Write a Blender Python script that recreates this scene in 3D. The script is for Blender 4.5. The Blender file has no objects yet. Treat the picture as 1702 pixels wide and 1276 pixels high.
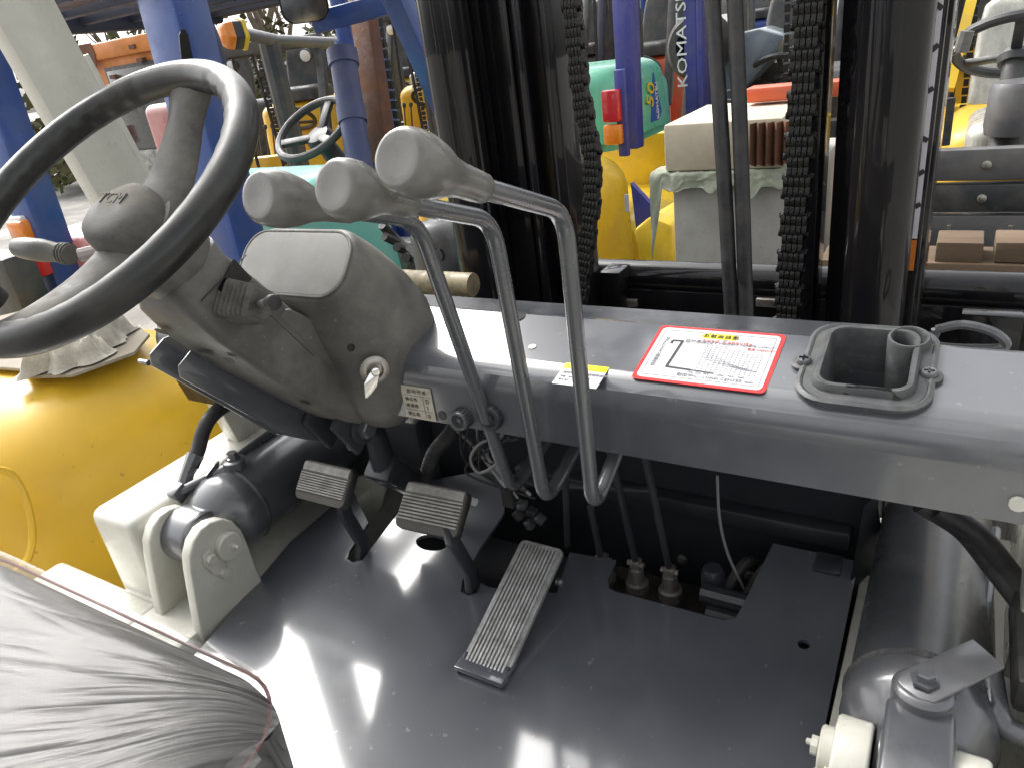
import bpy, bmesh, math, random
from mathutils import Vector, Matrix, Quaternion
random.seed(7)
S = bpy.context.scene
COL = S.collection
V = Vector
R_ = math.radians

# ------------------------------------------------------------------ camera
CAM_POS = V((.49, -.522, 1.75))
CAM_ROT = Matrix(((0.85848065, -0.11552595, 0.49966462),
                  (0.49663952, 0.43026965, -0.75380184),
                  (-0.12790685, 0.89527749, 0.42675292)))
FPX, IW, IH = 1208.0, 1702.0, 1276.0
cd = bpy.data.cameras.new('camera'); cam = bpy.data.objects.new('camera', cd); COL.objects.link(cam)
cd.sensor_width = 36; cd.lens = 36 * FPX / IW; cd.clip_start = .02; cd.clip_end = 600
cam.matrix_world = Matrix.Translation(CAM_POS) @ CAM_ROT.to_4x4()
S.camera = cam
S.render.resolution_x = 1024; S.render.resolution_y = 767

# ------------------------------------------------------------------ sky, sun, exposure
SUN_EL, SUN_AZ = 46.0, 292.0          # azimuth measured clockwise from +Y
w = bpy.data.worlds.new('World'); S.world = w; w.use_nodes = True
nt = w.node_tree; bg = nt.nodes['Background']
sky = nt.nodes.new('ShaderNodeTexSky'); sky.sky_type = 'NISHITA'; sky.sun_disc = False
sky.sun_elevation = R_(SUN_EL); sky.sun_rotation = R_(SUN_AZ)
sky.air_density = 1.0; sky.dust_density = 6.0; sky.ozone_density = .6
hs = nt.nodes.new('ShaderNodeHueSaturation'); hs.inputs['Saturation'].default_value = .16
nt.links.new(sky.outputs[0], hs.inputs['Color'])
# thin, even cloud cover: soft procedural mottling over the whole dome
tc = nt.nodes.new('ShaderNodeTexCoord'); nz = nt.nodes.new('ShaderNodeTexNoise'); nz.inputs['Scale'].default_value = 2.2; nz.inputs['Detail'].default_value = 5
nt.links.new(tc.outputs['Generated'], nz.inputs['Vector'])
mr = nt.nodes.new('ShaderNodeMapRange'); mr.inputs[1].default_value = .3; mr.inputs[2].default_value = .7; mr.inputs[3].default_value = .86; mr.inputs[4].default_value = 1.14
nt.links.new(nz.outputs['Fac'], mr.inputs[0])
mm = nt.nodes.new('ShaderNodeVectorMath'); mm.operation = 'SCALE'
nt.links.new(hs.outputs[0], mm.inputs[0]); nt.links.new(mr.outputs[0], mm.inputs['Scale'])
nt.links.new(mm.outputs[0], bg.inputs['Color']); bg.inputs['Strength'].default_value = .15
sd = bpy.data.lights.new('sun', 'SUN'); sd.energy = .5; sd.angle = R_(40); sd.color = (1, .96, .9)
so = bpy.data.objects.new('sun', sd); COL.objects.link(so)
az = R_(SUN_AZ); el = R_(SUN_EL)
sdir = V((math.sin(az) * math.cos(el), math.cos(az) * math.cos(el), math.sin(el)))
so.rotation_euler = sdir.to_track_quat('Z', 'Y').to_euler(); so.location = sdir * 20
S.view_settings.view_transform = 'Standard'; S.view_settings.look = 'None'
S.view_settings.exposure = 1.46; S.view_settings.gamma = 1; S.view_settings.use_curve_mapping = False
S.render.engine = 'CYCLES'

# ------------------------------------------------------------------ helpers
def ray(px, py): return CAM_ROT @ V(((px - IW / 2) / FPX, -(py - IH / 2) / FPX, -1))
def _get(v, a): return v[{'x': 0, 'y': 1, 'z': 2}[a]]
def at(px, py, ax, val):
    r = ray(px, py); return CAM_POS + r * ((val - _get(CAM_POS, ax)) / _get(r, ax))
def on(px, py, p, n):
    r = ray(px, py); return CAM_POS + r * ((V(p) - CAM_POS).dot(V(n)) / r.dot(V(n)))
def dp(px, py, d): return CAM_POS + ray(px, py) * d

class MB:
    def __init__(s): s.v = []; s.f = []; s.sm = []
    def add(s, vs, fs, smooth=True):
        o = len(s.v); s.v += [V(x) for x in vs]; s.f += [tuple(i + o for i in f) for f in fs]; s.sm += [smooth] * len(fs); return s
    def box(s, c, size, rot=None):
        c = V(c); h = V(size) / 2
        vs = [V((x * h.x, y * h.y, z * h.z)) for x in (-1, 1) for y in (-1, 1) for z in (-1, 1)]
        if rot is not None: vs = [rot @ p for p in vs]
        return s.add([c + p for p in vs], [(0, 1, 3, 2), (4, 6, 7, 5), (0, 4, 5, 1), (2, 3, 7, 6), (0, 2, 6, 4), (1, 5, 7, 3)])
    def bar(s, a, b, wx, wz, up=(0, 0, 1)):            # rectangular bar from a to b
        a = V(a); b = V(b); d = (b - a).normalized(); x = d.cross(V(up))
        if x.length < 1e-4: x = d.cross(V((0, 1, 0)))
        x.normalize(); z = x.cross(d)
        vs = [p + x * (sx * wx / 2) + z * (sz * wz / 2) for p in (a, b) for sx in (-1, 1) for sz in (-1, 1)]
        return s.add(vs, [(0, 1, 3, 2), (4, 6, 7, 5), (0, 4, 5, 1), (2, 3, 7, 6), (0, 2, 6, 4), (1, 5, 7, 3)])
    def loft(s, rings, cap=True, closed=True, loop=False):
        n = len(rings[0]); vs = [p for r in rings for p in r]; fs = []
        m = len(rings)
        for i in range(m if loop else m - 1):
            for j in range(n if closed else n - 1):
                k = (j + 1) % n; i2 = (i + 1) % m
                fs.append((i * n + j, i * n + k, i2 * n + k, i2 * n + j))
        if cap and not loop: fs += [tuple(range(n))[::-1], tuple(range((m - 1) * n, m * n))]
        return s.add(vs, fs)
    def tube(s, path, r, n=10, cap=True, loop=False):
        P = [V(p) for p in path]; m = len(P); rs = r if isinstance(r, (list, tuple)) else [r] * m
        T = []
        for i in range(m):
            a = P[(i - 1) % m] if (loop or i > 0) else P[i]; b = P[(i + 1) % m] if (loop or i < m - 1) else P[i]
            t = (b - a); T.append(t.normalized() if t.length > 1e-9 else V((0, 0, 1)))
        x = T[0].orthogonal().normalized(); rings = []
        for i in range(m):
            x = (x - T[i] * x.dot(T[i])).normalized(); y = T[i].cross(x)
            rings.append([P[i] + (x * math.cos(2 * math.pi * k / n) + y * math.sin(2 * math.pi * k / n)) * rs[i] for k in range(n)])
        return s.loft(rings, cap=cap, loop=loop)
    def lathe(s, prof, o, axis, n=24, cap=True):         # prof: (radius, height)
        o = V(o); a = V(axis).normalized(); x = a.orthogonal().normalized(); y = a.cross(x)
        return s.loft([[o + a * h + (x * math.cos(2 * math.pi * k / n) + y * math.sin(2 * math.pi * k / n)) * max(r, 1e-4) for k in range(n)] for r, h in prof], cap=cap)
    def prism(s, poly, vec):
        n = len(poly); vec = V(vec); vs = [V(p) for p in poly]; vs += [p + vec for p in vs]
        return s.add(vs, [tuple(range(n))[::-1], tuple(range(n, 2 * n))] + [(i, (i + 1) % n, n + (i + 1) % n, n + i) for i in range(n)])
    def grid(s, fn, nu, nv):
        vs = [fn(i / nu, j / nv) for j in range(nv + 1) for i in range(nu + 1)]
        return s.add(vs, [(j * (nu + 1) + i, j * (nu + 1) + i + 1, (j + 1) * (nu + 1) + i + 1, (j + 1) * (nu + 1) + i) for j in range(nv) for i in range(nu)])
    def mesh(s, name, bevel=0, seg=2, ang=35, sub=0):
        bm = bmesh.new(); bv = [bm.verts.new(p) for p in s.v]
        for f in s.f:
            try: bm.faces.new([bv[i] for i in f])
            except ValueError: pass
        bmesh.ops.recalc_face_normals(bm, faces=bm.faces)
        if bevel:
            bm.normal_update()
            es = [e for e in bm.edges if len(e.link_faces) == 2 and e.calc_face_angle(0) > R_(30)]
            bmesh.ops.bevel(bm, geom=es, offset=bevel, segments=seg, profile=.5, affect='EDGES', clamp_overlap=True)
        me = bpy.data.meshes.new(name); bm.to_mesh(me); bm.free()
        me.polygons.foreach_set('use_smooth', [True] * len(me.polygons))
        me.set_sharp_from_angle(angle=R_(ang))
        return me
    def build(s, name, mat, parent=None, bevel=0, seg=2, ang=35, sub=0):
        return link(name, s.mesh(name, bevel, seg, ang), mat, parent, sub)

BASE = {}
def link(name, me, mat, parent=None, sub=0, mw=None):
    o = bpy.data.objects.new(name, me); COL.objects.link(o)
    if mat is not None and not me.materials: me.materials.append(mat)
    if sub:
        m = o.modifiers.new('sub', 'SUBSURF'); m.levels = sub; m.render_levels = sub
    if parent is not None:
        o.parent = parent; o.matrix_parent_inverse = BASE.get(parent.name, Matrix()).inverted()
    BASE[o.name] = BASE.get(parent.name, Matrix()) if parent is not None else Matrix()
    if parent is not None: o.matrix_parent_inverse = (BASE[parent.name] if parent.type == 'EMPTY' else Matrix()).inverted()
    return o
def thing(name, label, cat, loc=(0, 0, 0), rz=0, group=None):
    o = bpy.data.objects.new(name, None); COL.objects.link(o); o.empty_display_size = .1
    o.location = loc; o.rotation_euler = (0, 0, rz)
    BASE[o.name] = Matrix.Translation(V(loc)) @ Matrix.Rotation(rz, 4, 'Z')
    o['label'] = label; o['category'] = cat
    if group: o['group'] = group
    return o
def tag(o, label, cat, group=None):
    o['label'] = label; o['category'] = cat
    if group: o['group'] = group
    return o
def smooth_path(pts, rad, n=5):                       # polyline with rounded bends
    P = [V(p) for p in pts]; out = [P[0]]
    for i in range(1, len(P) - 1):
        a, b, c = P[i - 1], P[i], P[i + 1]; d1 = (a - b); d2 = (c - b)
        r = min(rad, d1.length * .45, d2.length * .45); p0 = b + d1.normalized() * r; p2 = b + d2.normalized() * r
        for k in range(n + 1):
            t = k / n; out.append(p0 * (1 - t) ** 2 + b * 2 * t * (1 - t) + p2 * t * t)
    out.append(P[-1]); return out
def spline(pts, n=8):                                  # catmull-rom
    P = [V(p) for p in pts]; P = [P[0] * 2 - P[1]] + P + [P[-1] * 2 - P[-2]]; out = []
    for i in range(1, len(P) - 2):
        a, b, c, d = P[i - 1:i + 3]
        for k in range(n):
            t = k / n; out.append(.5 * ((2 * b) + (c - a) * t + (2 * a - 5 * b + 4 * c - d) * t * t + (3 * b - a - 3 * c + d) * t ** 3))
    out.append(P[-2]); return out
def rrect(w_, h_, r, n=4):                             # rounded rectangle loop, 2-D
    out = []
    for cx, cy, a0 in ((w_ / 2 - r, h_ / 2 - r, 0), (-w_ / 2 + r, h_ / 2 - r, 90), (-w_ / 2 + r, -h_ / 2 + r, 180), (w_ / 2 - r, -h_ / 2 + r, 270)):
        for k in range(n + 1):
            a = R_(a0 + 90 * k / n); out.append((cx + r * math.cos(a), cy + r * math.sin(a)))
    return out
def circ(cx, cy, r, n=20): return [(cx + r * math.cos(2 * math.pi * k / n), cy + r * math.sin(2 * math.pi * k / n)) for k in range(n)]
def plate(name, mat, parent, o, u, v, loops, thick, bevel=0):   # flat sheet with cut-outs; top face on the plane through o
    cu = bpy.data.curves.new(name, 'CURVE'); cu.dimensions = '2D'; cu.fill_mode = 'BOTH'; cu.extrude = thick / 2 - bevel; cu.bevel_depth = bevel; cu.bevel_resolution = 1; cu.offset = -bevel
    for L in loops:
        sp = cu.splines.new('POLY'); sp.points.add(len(L) - 1); sp.use_cyclic_u = True
        for p, q in zip(sp.points, L): p.co = (q[0], q[1], 0, 1)
    ob = bpy.data.objects.new('tmp', cu); COL.objects.link(ob)
    me = bpy.data.meshes.new_from_object(ob.evaluated_get(bpy.context.evaluated_depsgraph_get())); bpy.data.objects.remove(ob)
    u = V(u).normalized(); v = V(v).normalized(); n = u.cross(v)
    M = Matrix((u, v, n)).transposed().to_4x4(); M.translation = V(o) - n * thick / 2
    me.transform(M); me.materials.clear(); me.name = name
    me.polygons.foreach_set('use_smooth', [True] * len(me.polygons)); me.set_sharp_from_angle(angle=R_(30))
    return link(name, me, mat, parent)
def text(name, s, size, o, u, v, mat, parent, ex=.00015, align='LEFT', space=1.0, sx=1.0):
    cu = bpy.data.curves.new(name, 'FONT'); cu.body = s; cu.size = size; cu.extrude = ex; cu.align_x = align; cu.space_character = space; cu.resolution_u = 2
    ob = bpy.data.objects.new('tmp', cu); COL.objects.link(ob)
    me = bpy.data.meshes.new_from_object(ob.evaluated_get(bpy.context.evaluated_depsgraph_get())); bpy.data.objects.remove(ob)
    u = V(u).normalized(); v = V(v).normalized(); n = u.cross(v)
    M = Matrix((u * sx, v, n)).transposed().to_4x4(); M.translation = V(o)
    me.transform(M); me.materials.clear(); me.name = name
    return link(name, me, mat, parent)

# ------------------------------------------------------------------ materials
MATS = {}
def mat(name, col, rough=.5, metal=0., dirt=None, dirt_amt=.4, dirt_scale=8., bump=0., bump_scale=60., rough_var=.12, coat=0., coat_rough=.08, spec=.5, scratch=0., edge=None, var=.12, stretch=None, wave=None, coat_ior=1.5):
    if name in MATS: return MATS[name]
    m = bpy.data.materials.new(name); m.use_nodes = True; t = m.node_tree; b = t.nodes['Principled BSDF']; L = t.links.new
    tc = t.nodes.new('ShaderNodeTexCoord'); src = tc.outputs['Object']
    if stretch:
        mp = t.nodes.new('ShaderNodeMapping'); mp.inputs['Scale'].default_value = stretch; L(src, mp.inputs['Vector']); src = mp.outputs[0]
    def noise(sc, det=5, ro=.6):
        n = t.nodes.new('ShaderNodeTexNoise'); n.inputs['Scale'].default_value = sc; n.inputs['Detail'].default_value = det; n.inputs['Roughness'].default_value = ro; L(src, n.inputs['Vector']); return n.outputs['Fac']
    def rng(x, a, b_, c, d):
        r = t.nodes.new('ShaderNodeMapRange'); r.inputs[1].default_value = a; r.inputs[2].default_value = b_; r.inputs[3].default_value = c; r.inputs[4].default_value = d; L(x, r.inputs[0]); return r.outputs[0]
    def mix(f, a, b_):
        x = t.nodes.new('ShaderNodeMix'); x.data_type = 'RGBA'
        if hasattr(f, 'links'): L(f, x.inputs[0])
        else: x.inputs[0].default_value = f
        for sck, val in ((x.inputs[6], a), (x.inputs[7], b_)):
            if hasattr(val, 'links'): L(val, sck)
            else: sck.default_value = (*val, 1)
        return x.outputs[2]
    c = tuple(col)
    lo = tuple(max(0, x * (1 - var)) for x in c); hi = tuple(min(1, x * (1 + var)) for x in c)
    colr = mix(rng(noise(dirt_scale * .6), .3, .7, 0, 1), lo, hi)
    rg = rng(noise(dirt_scale * 1.7), .3, .7, max(.02, rough - rough_var), min(1, rough + rough_var))
    if dirt:
        fac = rng(noise(dirt_scale, 8, .68), .42, .66, 0, dirt_amt)
        colr = mix(fac, colr, dirt)
        a = t.nodes.new('ShaderNodeMath'); a.operation = 'MULTIPLY_ADD'; L(fac, a.inputs[0]); a.inputs[1].default_value = .5; L(rg, a.inputs[2]); a.use_clamp = True; rg = a.outputs[0]
    if scratch:
        fac = rng(noise(dirt_scale * 14, 3, .5), .70, .74, 0, scratch); colr = mix(fac, colr, edge or (.5, .5, .48))
    L(colr, b.inputs['Base Color']); L(rg, b.inputs['Roughness'])
    b.inputs['Metallic'].default_value = metal; b.inputs['Specular IOR Level'].default_value = spec
    b.inputs['Coat IOR'].default_value = coat_ior; b.inputs['Coat Weight'].default_value = coat; b.inputs['Coat Roughness'].default_value = coat_rough
    if bump:
        bp = t.nodes.new('ShaderNodeBump'); bp.inputs['Strength'].default_value = bump; bp.inputs['Distance'].default_value = .004
        L(noise(bump_scale, 6, .6), bp.inputs['Height']); L(bp.outputs[0], b.inputs['Normal'])
        L(bp.outputs[0], b.inputs['Coat Normal']) if coat > .5 and bump > .3 else None
    MATS[name] = m; return m

DUST = (.34, .31, .26)
M_floor = mat('grey_floor_paint', (.080, .086, .101), .35, coat=1, coat_rough=.10, coat_ior=1.85, dirt=(.105, .11, .12), dirt_amt=.55, dirt_scale=6, rough_var=.06, bump=.07, bump_scale=28, spec=.5, scratch=.5, edge=(.30, .30, .30))
M_beam = mat('grey_dash_paint', (.068, .073, .085), .35, coat=1, coat_rough=.11, coat_ior=1.7, scratch=.35, edge=(.25, .25, .25), dirt=(.115, .115, .12), dirt_amt=.4, dirt_scale=7, rough_var=.07, bump=.03, bump_scale=50, spec=.6)
M_dark = mat('dark_grey_paint', (.024, .026, .032), .38, coat=.15, coat_rough=.2, dirt=(.06, .06, .06), dirt_amt=.3, dirt_scale=14)
M_cyl = mat('cylinder_paint', (.066, .069, .077), .35, coat=1, coat_rough=.2, coat_ior=1.55, dirt=(.12, .11, .10), dirt_amt=.3, dirt_scale=12, bump=.05, bump_scale=70)
M_black = mat('black_gloss_paint', (.006, .006, .008), .3, spec=.12, coat=.6, coat_rough=.035, dirt=(.022, .018, .015), dirt_amt=.4, dirt_scale=10, bump=.06, bump_scale=60, stretch=(1, 1, .25))
M_greasy = mat('greasy_black_chain', (.006, .006, .006), .32, spec=.45, dirt=(.02, .018, .015), dirt_amt=.5, dirt_scale=90, bump=.6, bump_scale=300, rough_var=.2)
M_white = mat('cream_white_paint', (.60, .59, .515), .28, coat=.4, coat_rough=.08, dirt=(.42, .40, .34), dirt_amt=.35, dirt_scale=12, var=.04)
M_plastic = mat('dusty_grey_plastic', (.094, .092, .084), .5, coat=.2, coat_rough=.3, dirt=(.20, .188, .16), dirt_amt=.85, dirt_scale=11, bump=.12, bump_scale=500, scratch=.35, edge=(.36, .34, .30))
M_plastic_l = mat('light_grey_dial_glass', (.19, .187, .17), .4, dirt=(.27, .26, .235), dirt_amt=.6, dirt_scale=25, coat=.1, coat_rough=.2)
M_rim = mat('steering_rim_rubber', (.019, .0195, .019), .4, spec=.4, coat=.2, coat_rough=.22, dirt=(.085, .08, .068), dirt_amt=.4, dirt_scale=12, bump=.05, bump_scale=200)
M_spoke = mat('dusty_wheel_rubber', (.07, .068, .063), .5, dirt=(.19, .178, .152), dirt_amt=.9, dirt_scale=17, bump=.1, bump_scale=300)
M_knob = mat('grey_lever_knob', (.135, .132, .119), .3, dirt=(.20, .193, .172), dirt_amt=.5, dirt_scale=30, coat=.35, coat_rough=.15, scratch=.12, edge=(.12, .11, .1))
M_rod = mat('painted_steel_rod', (.105, .11, .118), .26, metal=.3, dirt=(.14, .132, .12), dirt_amt=.2, dirt_scale=10, var=.05, coat=.7, coat_rough=.14)
M_steel = mat('worn_steel', (.42, .40, .36), .35, metal=.85, dirt=(.18, .15, .11), dirt_amt=.6, dirt_scale=60)
M_chrome = mat('bright_key_metal', (.72, .70, .66), .18, metal=1)
M_pad = mat('dusty_pedal_rubber', (.36, .35, .32), .6, dirt=(.17, .155, .135), dirt_amt=.7, dirt_scale=40, bump=.2, bump_scale=300)
M_rubber = mat('black_rubber', (.018, .018, .018), .5, dirt=(.10, .095, .085), dirt_amt=.4, dirt_scale=30, bump=.1, bump_scale=200)
M_hose = mat('dusty_hose_rubber', (.018, .018, .02), .5, dirt=(.075, .07, .064), dirt_amt=.6, dirt_scale=25, bump=.15, bump_scale=200)
M_alu = mat('worn_aluminium_pedal', (.46, .46, .455), .4, metal=.8, dirt=(.2, .19, .17), dirt_amt=.6, dirt_scale=45, bump=.5, bump_scale=500)
M_sticker = mat('sticker_white', (.60, .595, .60), .25, coat=.3, var=.02)
M_red = mat('sticker_red', (.68, .035, .035), .3, var=.05)
M_yel = mat('sticker_yellow', (.80, .68, .02), .3, var=.04)
M_ink = mat('print_ink', (.035, .035, .04), .45)
M_inkg = mat('print_ink_grey', (.22, .22, .25), .45)
M_inkr = mat('print_ink_red', (.55, .08, .08), .45)
M_plate = mat('cream_switch_plate', (.52, .48, .38), .4, dirt=(.3, .26, .19), dirt_amt=.5, dirt_scale=60)
M_vinyl = mat('black_seat_vinyl', (.040, .040, .046), .5, bump=.1, bump_scale=200)
M_redpipe = mat('red_piping', (.5, .10, .11), .5)
M_wire = mat('grey_wire', (.25, .25, .24), .45)

# ================================================================== the truck we stand on
LIFT = thing('forklift', 'cream and dark grey forklift whose open driver compartment fills the foreground', 'forklift', (0, 0, -.25))
F_P = V((0, .15, 1.012)); F_N = V((0, -.08, 1)).normalized(); F_V = V((0, 1, .08)).normalized()
def onF(px, py): return on(px, py, F_P, F_N)
def f2(px, py): d = onF(px, py) - F_P; return (d.x, d.dot(F_V))
def Fpt(x, y, h=0): return F_P + V((x, 0, 0)) + F_V * y + F_N * h

def build_floor():
    outer = [(-.40, -.95)] + [f2(*p) for p in [(335, 1075), (482, 900), (585, 812)]]
    # pedal slot one (open to the front), tongue, notch for the throttle linkage, tongue, valve notch, right corner
    outer += [f2(*p) for p in [(612, 868), (580, 916), (577, 928), (586, 934), (602, 930), (672, 838)]]
    outer += [f2(*p) for p in [(700, 800), (838, 775), (838, 852), (797, 912), (768, 965), (766, 982), (778, 989), (792, 984), (800, 968), (812, 975), (925, 985), (947, 917), (1024, 930), (1011, 962), (1012, 976), (1022, 982), (1205, 1030), (1222, 1027), (1232, 1010), (1285, 902)]]
    outer += [f2(1427, 932), (.428, -.1), (.42, -.95)]
    loops = [outer]
    c = f2(717, 901); loops.append([(c[0] + .030 * math.cos(a), c[1] + .018 * math.sin(a)) for a in [2 * math.pi * k / 20 for k in range(20)]])
    c = f2(1336, 1070); loops.append(circ(c[0], c[1], .0075, 12))
    plate('floor_plate', M_floor, LIFT, F_P, (1, 0, 0), F_V, loops, .006)
    b = MB()  # welded lug on the front right corner with a slot
    c = onF(1375, 945); b.box(c + V((0, .01, .002)), (.035, .04, .006)); b.build('floor_lug', M_dark, LIFT, bevel=.002)
build_floor()

def build_chassis():
    for s in (-1, 1):
        b = MB(); b.box((s * .545, -.1, .815), (.22, 1.3, .366)); b.build('side_frame', M_white, LIFT, bevel=.01)
    b = MB(); b.box((.4465, -.05, .882), (.030, .86, .26)); b.build('frame_strip', M_white, LIFT, bevel=.003)
    b = MB(); b.prism([at(1436, 840, 'y', .40), at(1452, 935, 'y', .40), at(1418, 990, 'y', .34), at(1414, 960, 'y', .34)], (.012, .03, 0)); b.build('corner_gusset', M_dark, LIFT)
    # firewall under the dash, belly pan and cross member
    b = MB(); b.box((0, .36, 1.355), (.9, .18, .006)); b.build('sky_gap_blocker', M_dark, LIFT)  # hidden plate added to block sky light between beam and firewall
    b = MB(); b.box((.01, .445, 1.0), (.86, .012, .70)); b.build('firewall', mat('matte_firewall_paint', (.022, .024, .03), .75, spec=.2, dirt=(.05, .05, .05), dirt_amt=.4), LIFT, bevel=.003)
    b = MB(); b.box((0, -.1, .84), (.86, 1.09, .012)); b.build('belly_pan', M_dark, LIFT)
    b = MB(); b.box((.13, .425, 1.035), (.56, .03, .03)); b.build('cross_member', M_dark, LIFT, bevel=.004)
    for px, py in ((1135, 928), (1247, 955)):
        p = at(px, py, 'y', .437); b = MB(); b.lathe([(.0095, 0), (.0095, .004), (.006, .006)], p, (0, -1, 0), 12); b.build('rivet', M_steel, LIFT)
    # white panel seen past the pedals
    b = MB(); b.prism([at(588, 792, 'y', .322), at(632, 786, 'y', .322), at(640, 815, 'y', .322), at(634, 842, 'y', .322), at(618, 862, 'y', .322), at(602, 856, 'y', .322)], (0, .006, 0)); b.build('front_panel', M_white, LIFT)
build_chassis()

def build_fender(s):
    b = MB(); x0, x1 = -.67, -.552
    # stepped mudguard: high front box, lower rear ledge
    b.box(((x0 + x1) / 2, .25, .96), (x1 - x0, .63, .385)); o = b.build('fender', M_white, LIFT, bevel=.018, seg=4)
    if s > 0: o.scale.x = -1; 
    return o
build_fender(-1)
b = MB(); b.box((.70, .25, .95), (.18, 1.1, .385)); b.build('fender', M_white, LIFT, bevel=.018, seg=4)
b = MB(); b.box((-.70, -.32, .82), (.30, .51, .36)); b.build('step_ledge', M_white, LIFT, bevel=.012, seg=3)

# ---- front guard pillars and roof of this truck
def build_guard():
    lo = [at(*p, 'x', -.62) for p in ((343, 690), (447, 690))]; hi = [at(*p, 'x', -.62) for p in ((0, 88), (73, 0))]
    c0 = (lo[0] + lo[1]) / 2; c1 = (hi[0] + hi[1]) / 2; d = (c1 - c0).normalized(); c0 = c0 - d * .12; wd = .088
    top = c0 + d * ((2.25 - c0.z) / d.z)
    for s in (-1, 1):
        k = V((-s, 1, 1)) if s < 0 else V((-1, 1, 1))
        a = V((s * .62, c0.y, c0.z)); t = V((s * .62, top.y, top.z)); q = V((0, d.z, -d.y))
        ring = [(-.022, -wd / 2 + .012), (.0, -wd / 2), (.03, -wd / 2), (.03, wd / 2), (0, wd / 2), (-.022, wd / 2 - .012)]
        b = MB(); b.loft([[p + V((-s * -1 * e[0] * -1, 0, 0)) + q * e[1] for e in ring] for p in (a, t)]); pil = b.build('guard_pillar', M_white, LIFT, bevel=.004)
        if s < 0:
            for px, py in ((46, 71), (152, 252)):
                p = at(px, py, 'x', -.62 + .024)
                b = MB(); b.lathe([(.0052, 0), (.0052, .0012), (.003, .0014)], p, (1, 0, 0), 12); b.build('bolt_hole', M_dark, pil)
            # flange strip down the front edge
            b = MB(); e0 = V((-.598, 0, 0)) + V((0, a.y, a.z)) + q * (wd / 2 + .005); e1 = e0 + d * ((1.805 - e0.z) / d.z); b.bar(e0, e1, .006, .012, up=q); b.build('pillar_flange', M_white, pil, bevel=.002)
    yb = top.y - 1.25
    for s in (-1, 1):
        b = MB(); b.bar((s * .62, yb, 2.25), (s * .62, top.y + .03, 2.25), .06, .06); b.build('roof_rail', M_white, LIFT, bevel=.006)
        b = MB(); b.bar((s * .62, yb, .9), (s * .62, yb, 2.22), .07, .08); b.build('guard_pillar', M_white, LIFT, bevel=.006)
    for k in range(6):
        y = yb + (top.y - yb) * k / 5
        b = MB(); b.bar((-.59, y, 2.255), (.59, y, 2.255), .032, .05); b.build('roof_bar', M_white, LIFT, bevel=.004)
build_guard()

# ---- dash beam
def beam_z(y): return 1.395 + (y - .13) * .2
BN = V((0, -.2, 1)).normalized(); BV = V((0, 1, .2)).normalized()
def onB(px, py): return on(px, py, (0, .13, 1.395), BN)
def tray_frame():
    c = [onB(*q) for q in ((1390, 556), (1530, 570), (1512, 668), (1340, 655))]
    return (sum(p.x for p in c) / 4, sum(p.y for p in c) / 4, ((c[1] - c[0]).length + (c[2] - c[3]).length) / 2, ((c[0] - c[3]).length + (c[1] - c[2]).length) / 2)
TRAY = tray_frame()
def build_beam():
    prof = [(.131, 1.308), (.1305, 1.36), (.132, 1.374), (.137, 1.386), (.146, 1.395), (.158, 1.401), (.20, 1.409), (.252, 1.4195), (.262, 1.417), (.265, 1.40), (.265, 1.33)]
    inner = [(.259, 1.33), (.259, 1.398), (.20, 1.402), (.16, 1.395), (.143, 1.383), (.137, 1.37), (.137, 1.308)]
    ring = prof + inner
    ya, yb = TRAY[1] - TRAY[3] / 2 + .003, TRAY[1] + TRAY[3] / 2 - .003; xa, xb = TRAY[0] - TRAY[2] / 2 + .003, TRAY[0] + TRAY[2] / 2 - .003
    def cut(L, f):
        out = []
        for i, (y, z) in enumerate(L):
            out.append((y, z))
            if i < len(L) - 1 and z > 1.39:
                y2, z2 = L[i + 1]
                for yy in sorted((ya, yb), reverse=y2 < y):
                    if min(y, y2) + 1e-4 < yy < max(y, y2) - 1e-4: out.append((yy, z + (z2 - z) * (yy - y) / (y2 - y)))
        return out
    ring = cut(prof, 0) + cut(inner, 0)
    xs = sorted([-.64, -.4, -.1, .2, xa, xb, .72]); n = len(ring)
    b = MB(); vs = [V((x, y, z)) for x in xs for y, z in ring]; fs = []
    for i in range(len(xs) - 1):
        for j in range(n):
            k = (j + 1) % n; f = (i * n + j, i * n + k, (i + 1) * n + k, (i + 1) * n + j); c = sum((vs[q] for q in f), V()) / 4
            if xa < c.x < xb and ya < c.y < yb and c.z > 1.38: continue
            fs.append(f)
    fs += [tuple(range(n))[::-1], tuple(range((len(xs) - 1) * n, len(xs) * n))]
    b.add(vs, fs); beam = b.build('dash_beam', M_beam, LIFT, ang=20)
    # end cap and folded flange at the left end
    b = MB(); b.prism([(-.6395, y, z) for y, z in prof], (.006, 0, 0)); b.build('end_cap', M_beam, beam)
    # holes
    p = onB(860, 527); b = MB(); b.lathe([(.011, .0), (.011, .0012)], p, BN, 16); b.build('bolt_hole', M_black, beam)
    p = onB(885, 577); b = MB(); b.lathe([(.005, 0), (.005, .0012), (.0035, .0013)], p, BN, 12); b.build('rivet', M_steel, beam)
    p = at(1692, 835, 'y', .1305); b = MB(); b.lathe([(.007, 0), (.007, .004)], p, (0, -1, 0), 12); b.build('rivet', M_white, beam)
    p = at(735, 690, 'y', .1305); b = MB(); b.lathe([(.0065, 0), (.0065, .001)], p, (0, -1, 0), 14); b.build('bolt_hole', M_black, beam)
    return beam
BEAM = build_beam()

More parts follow.
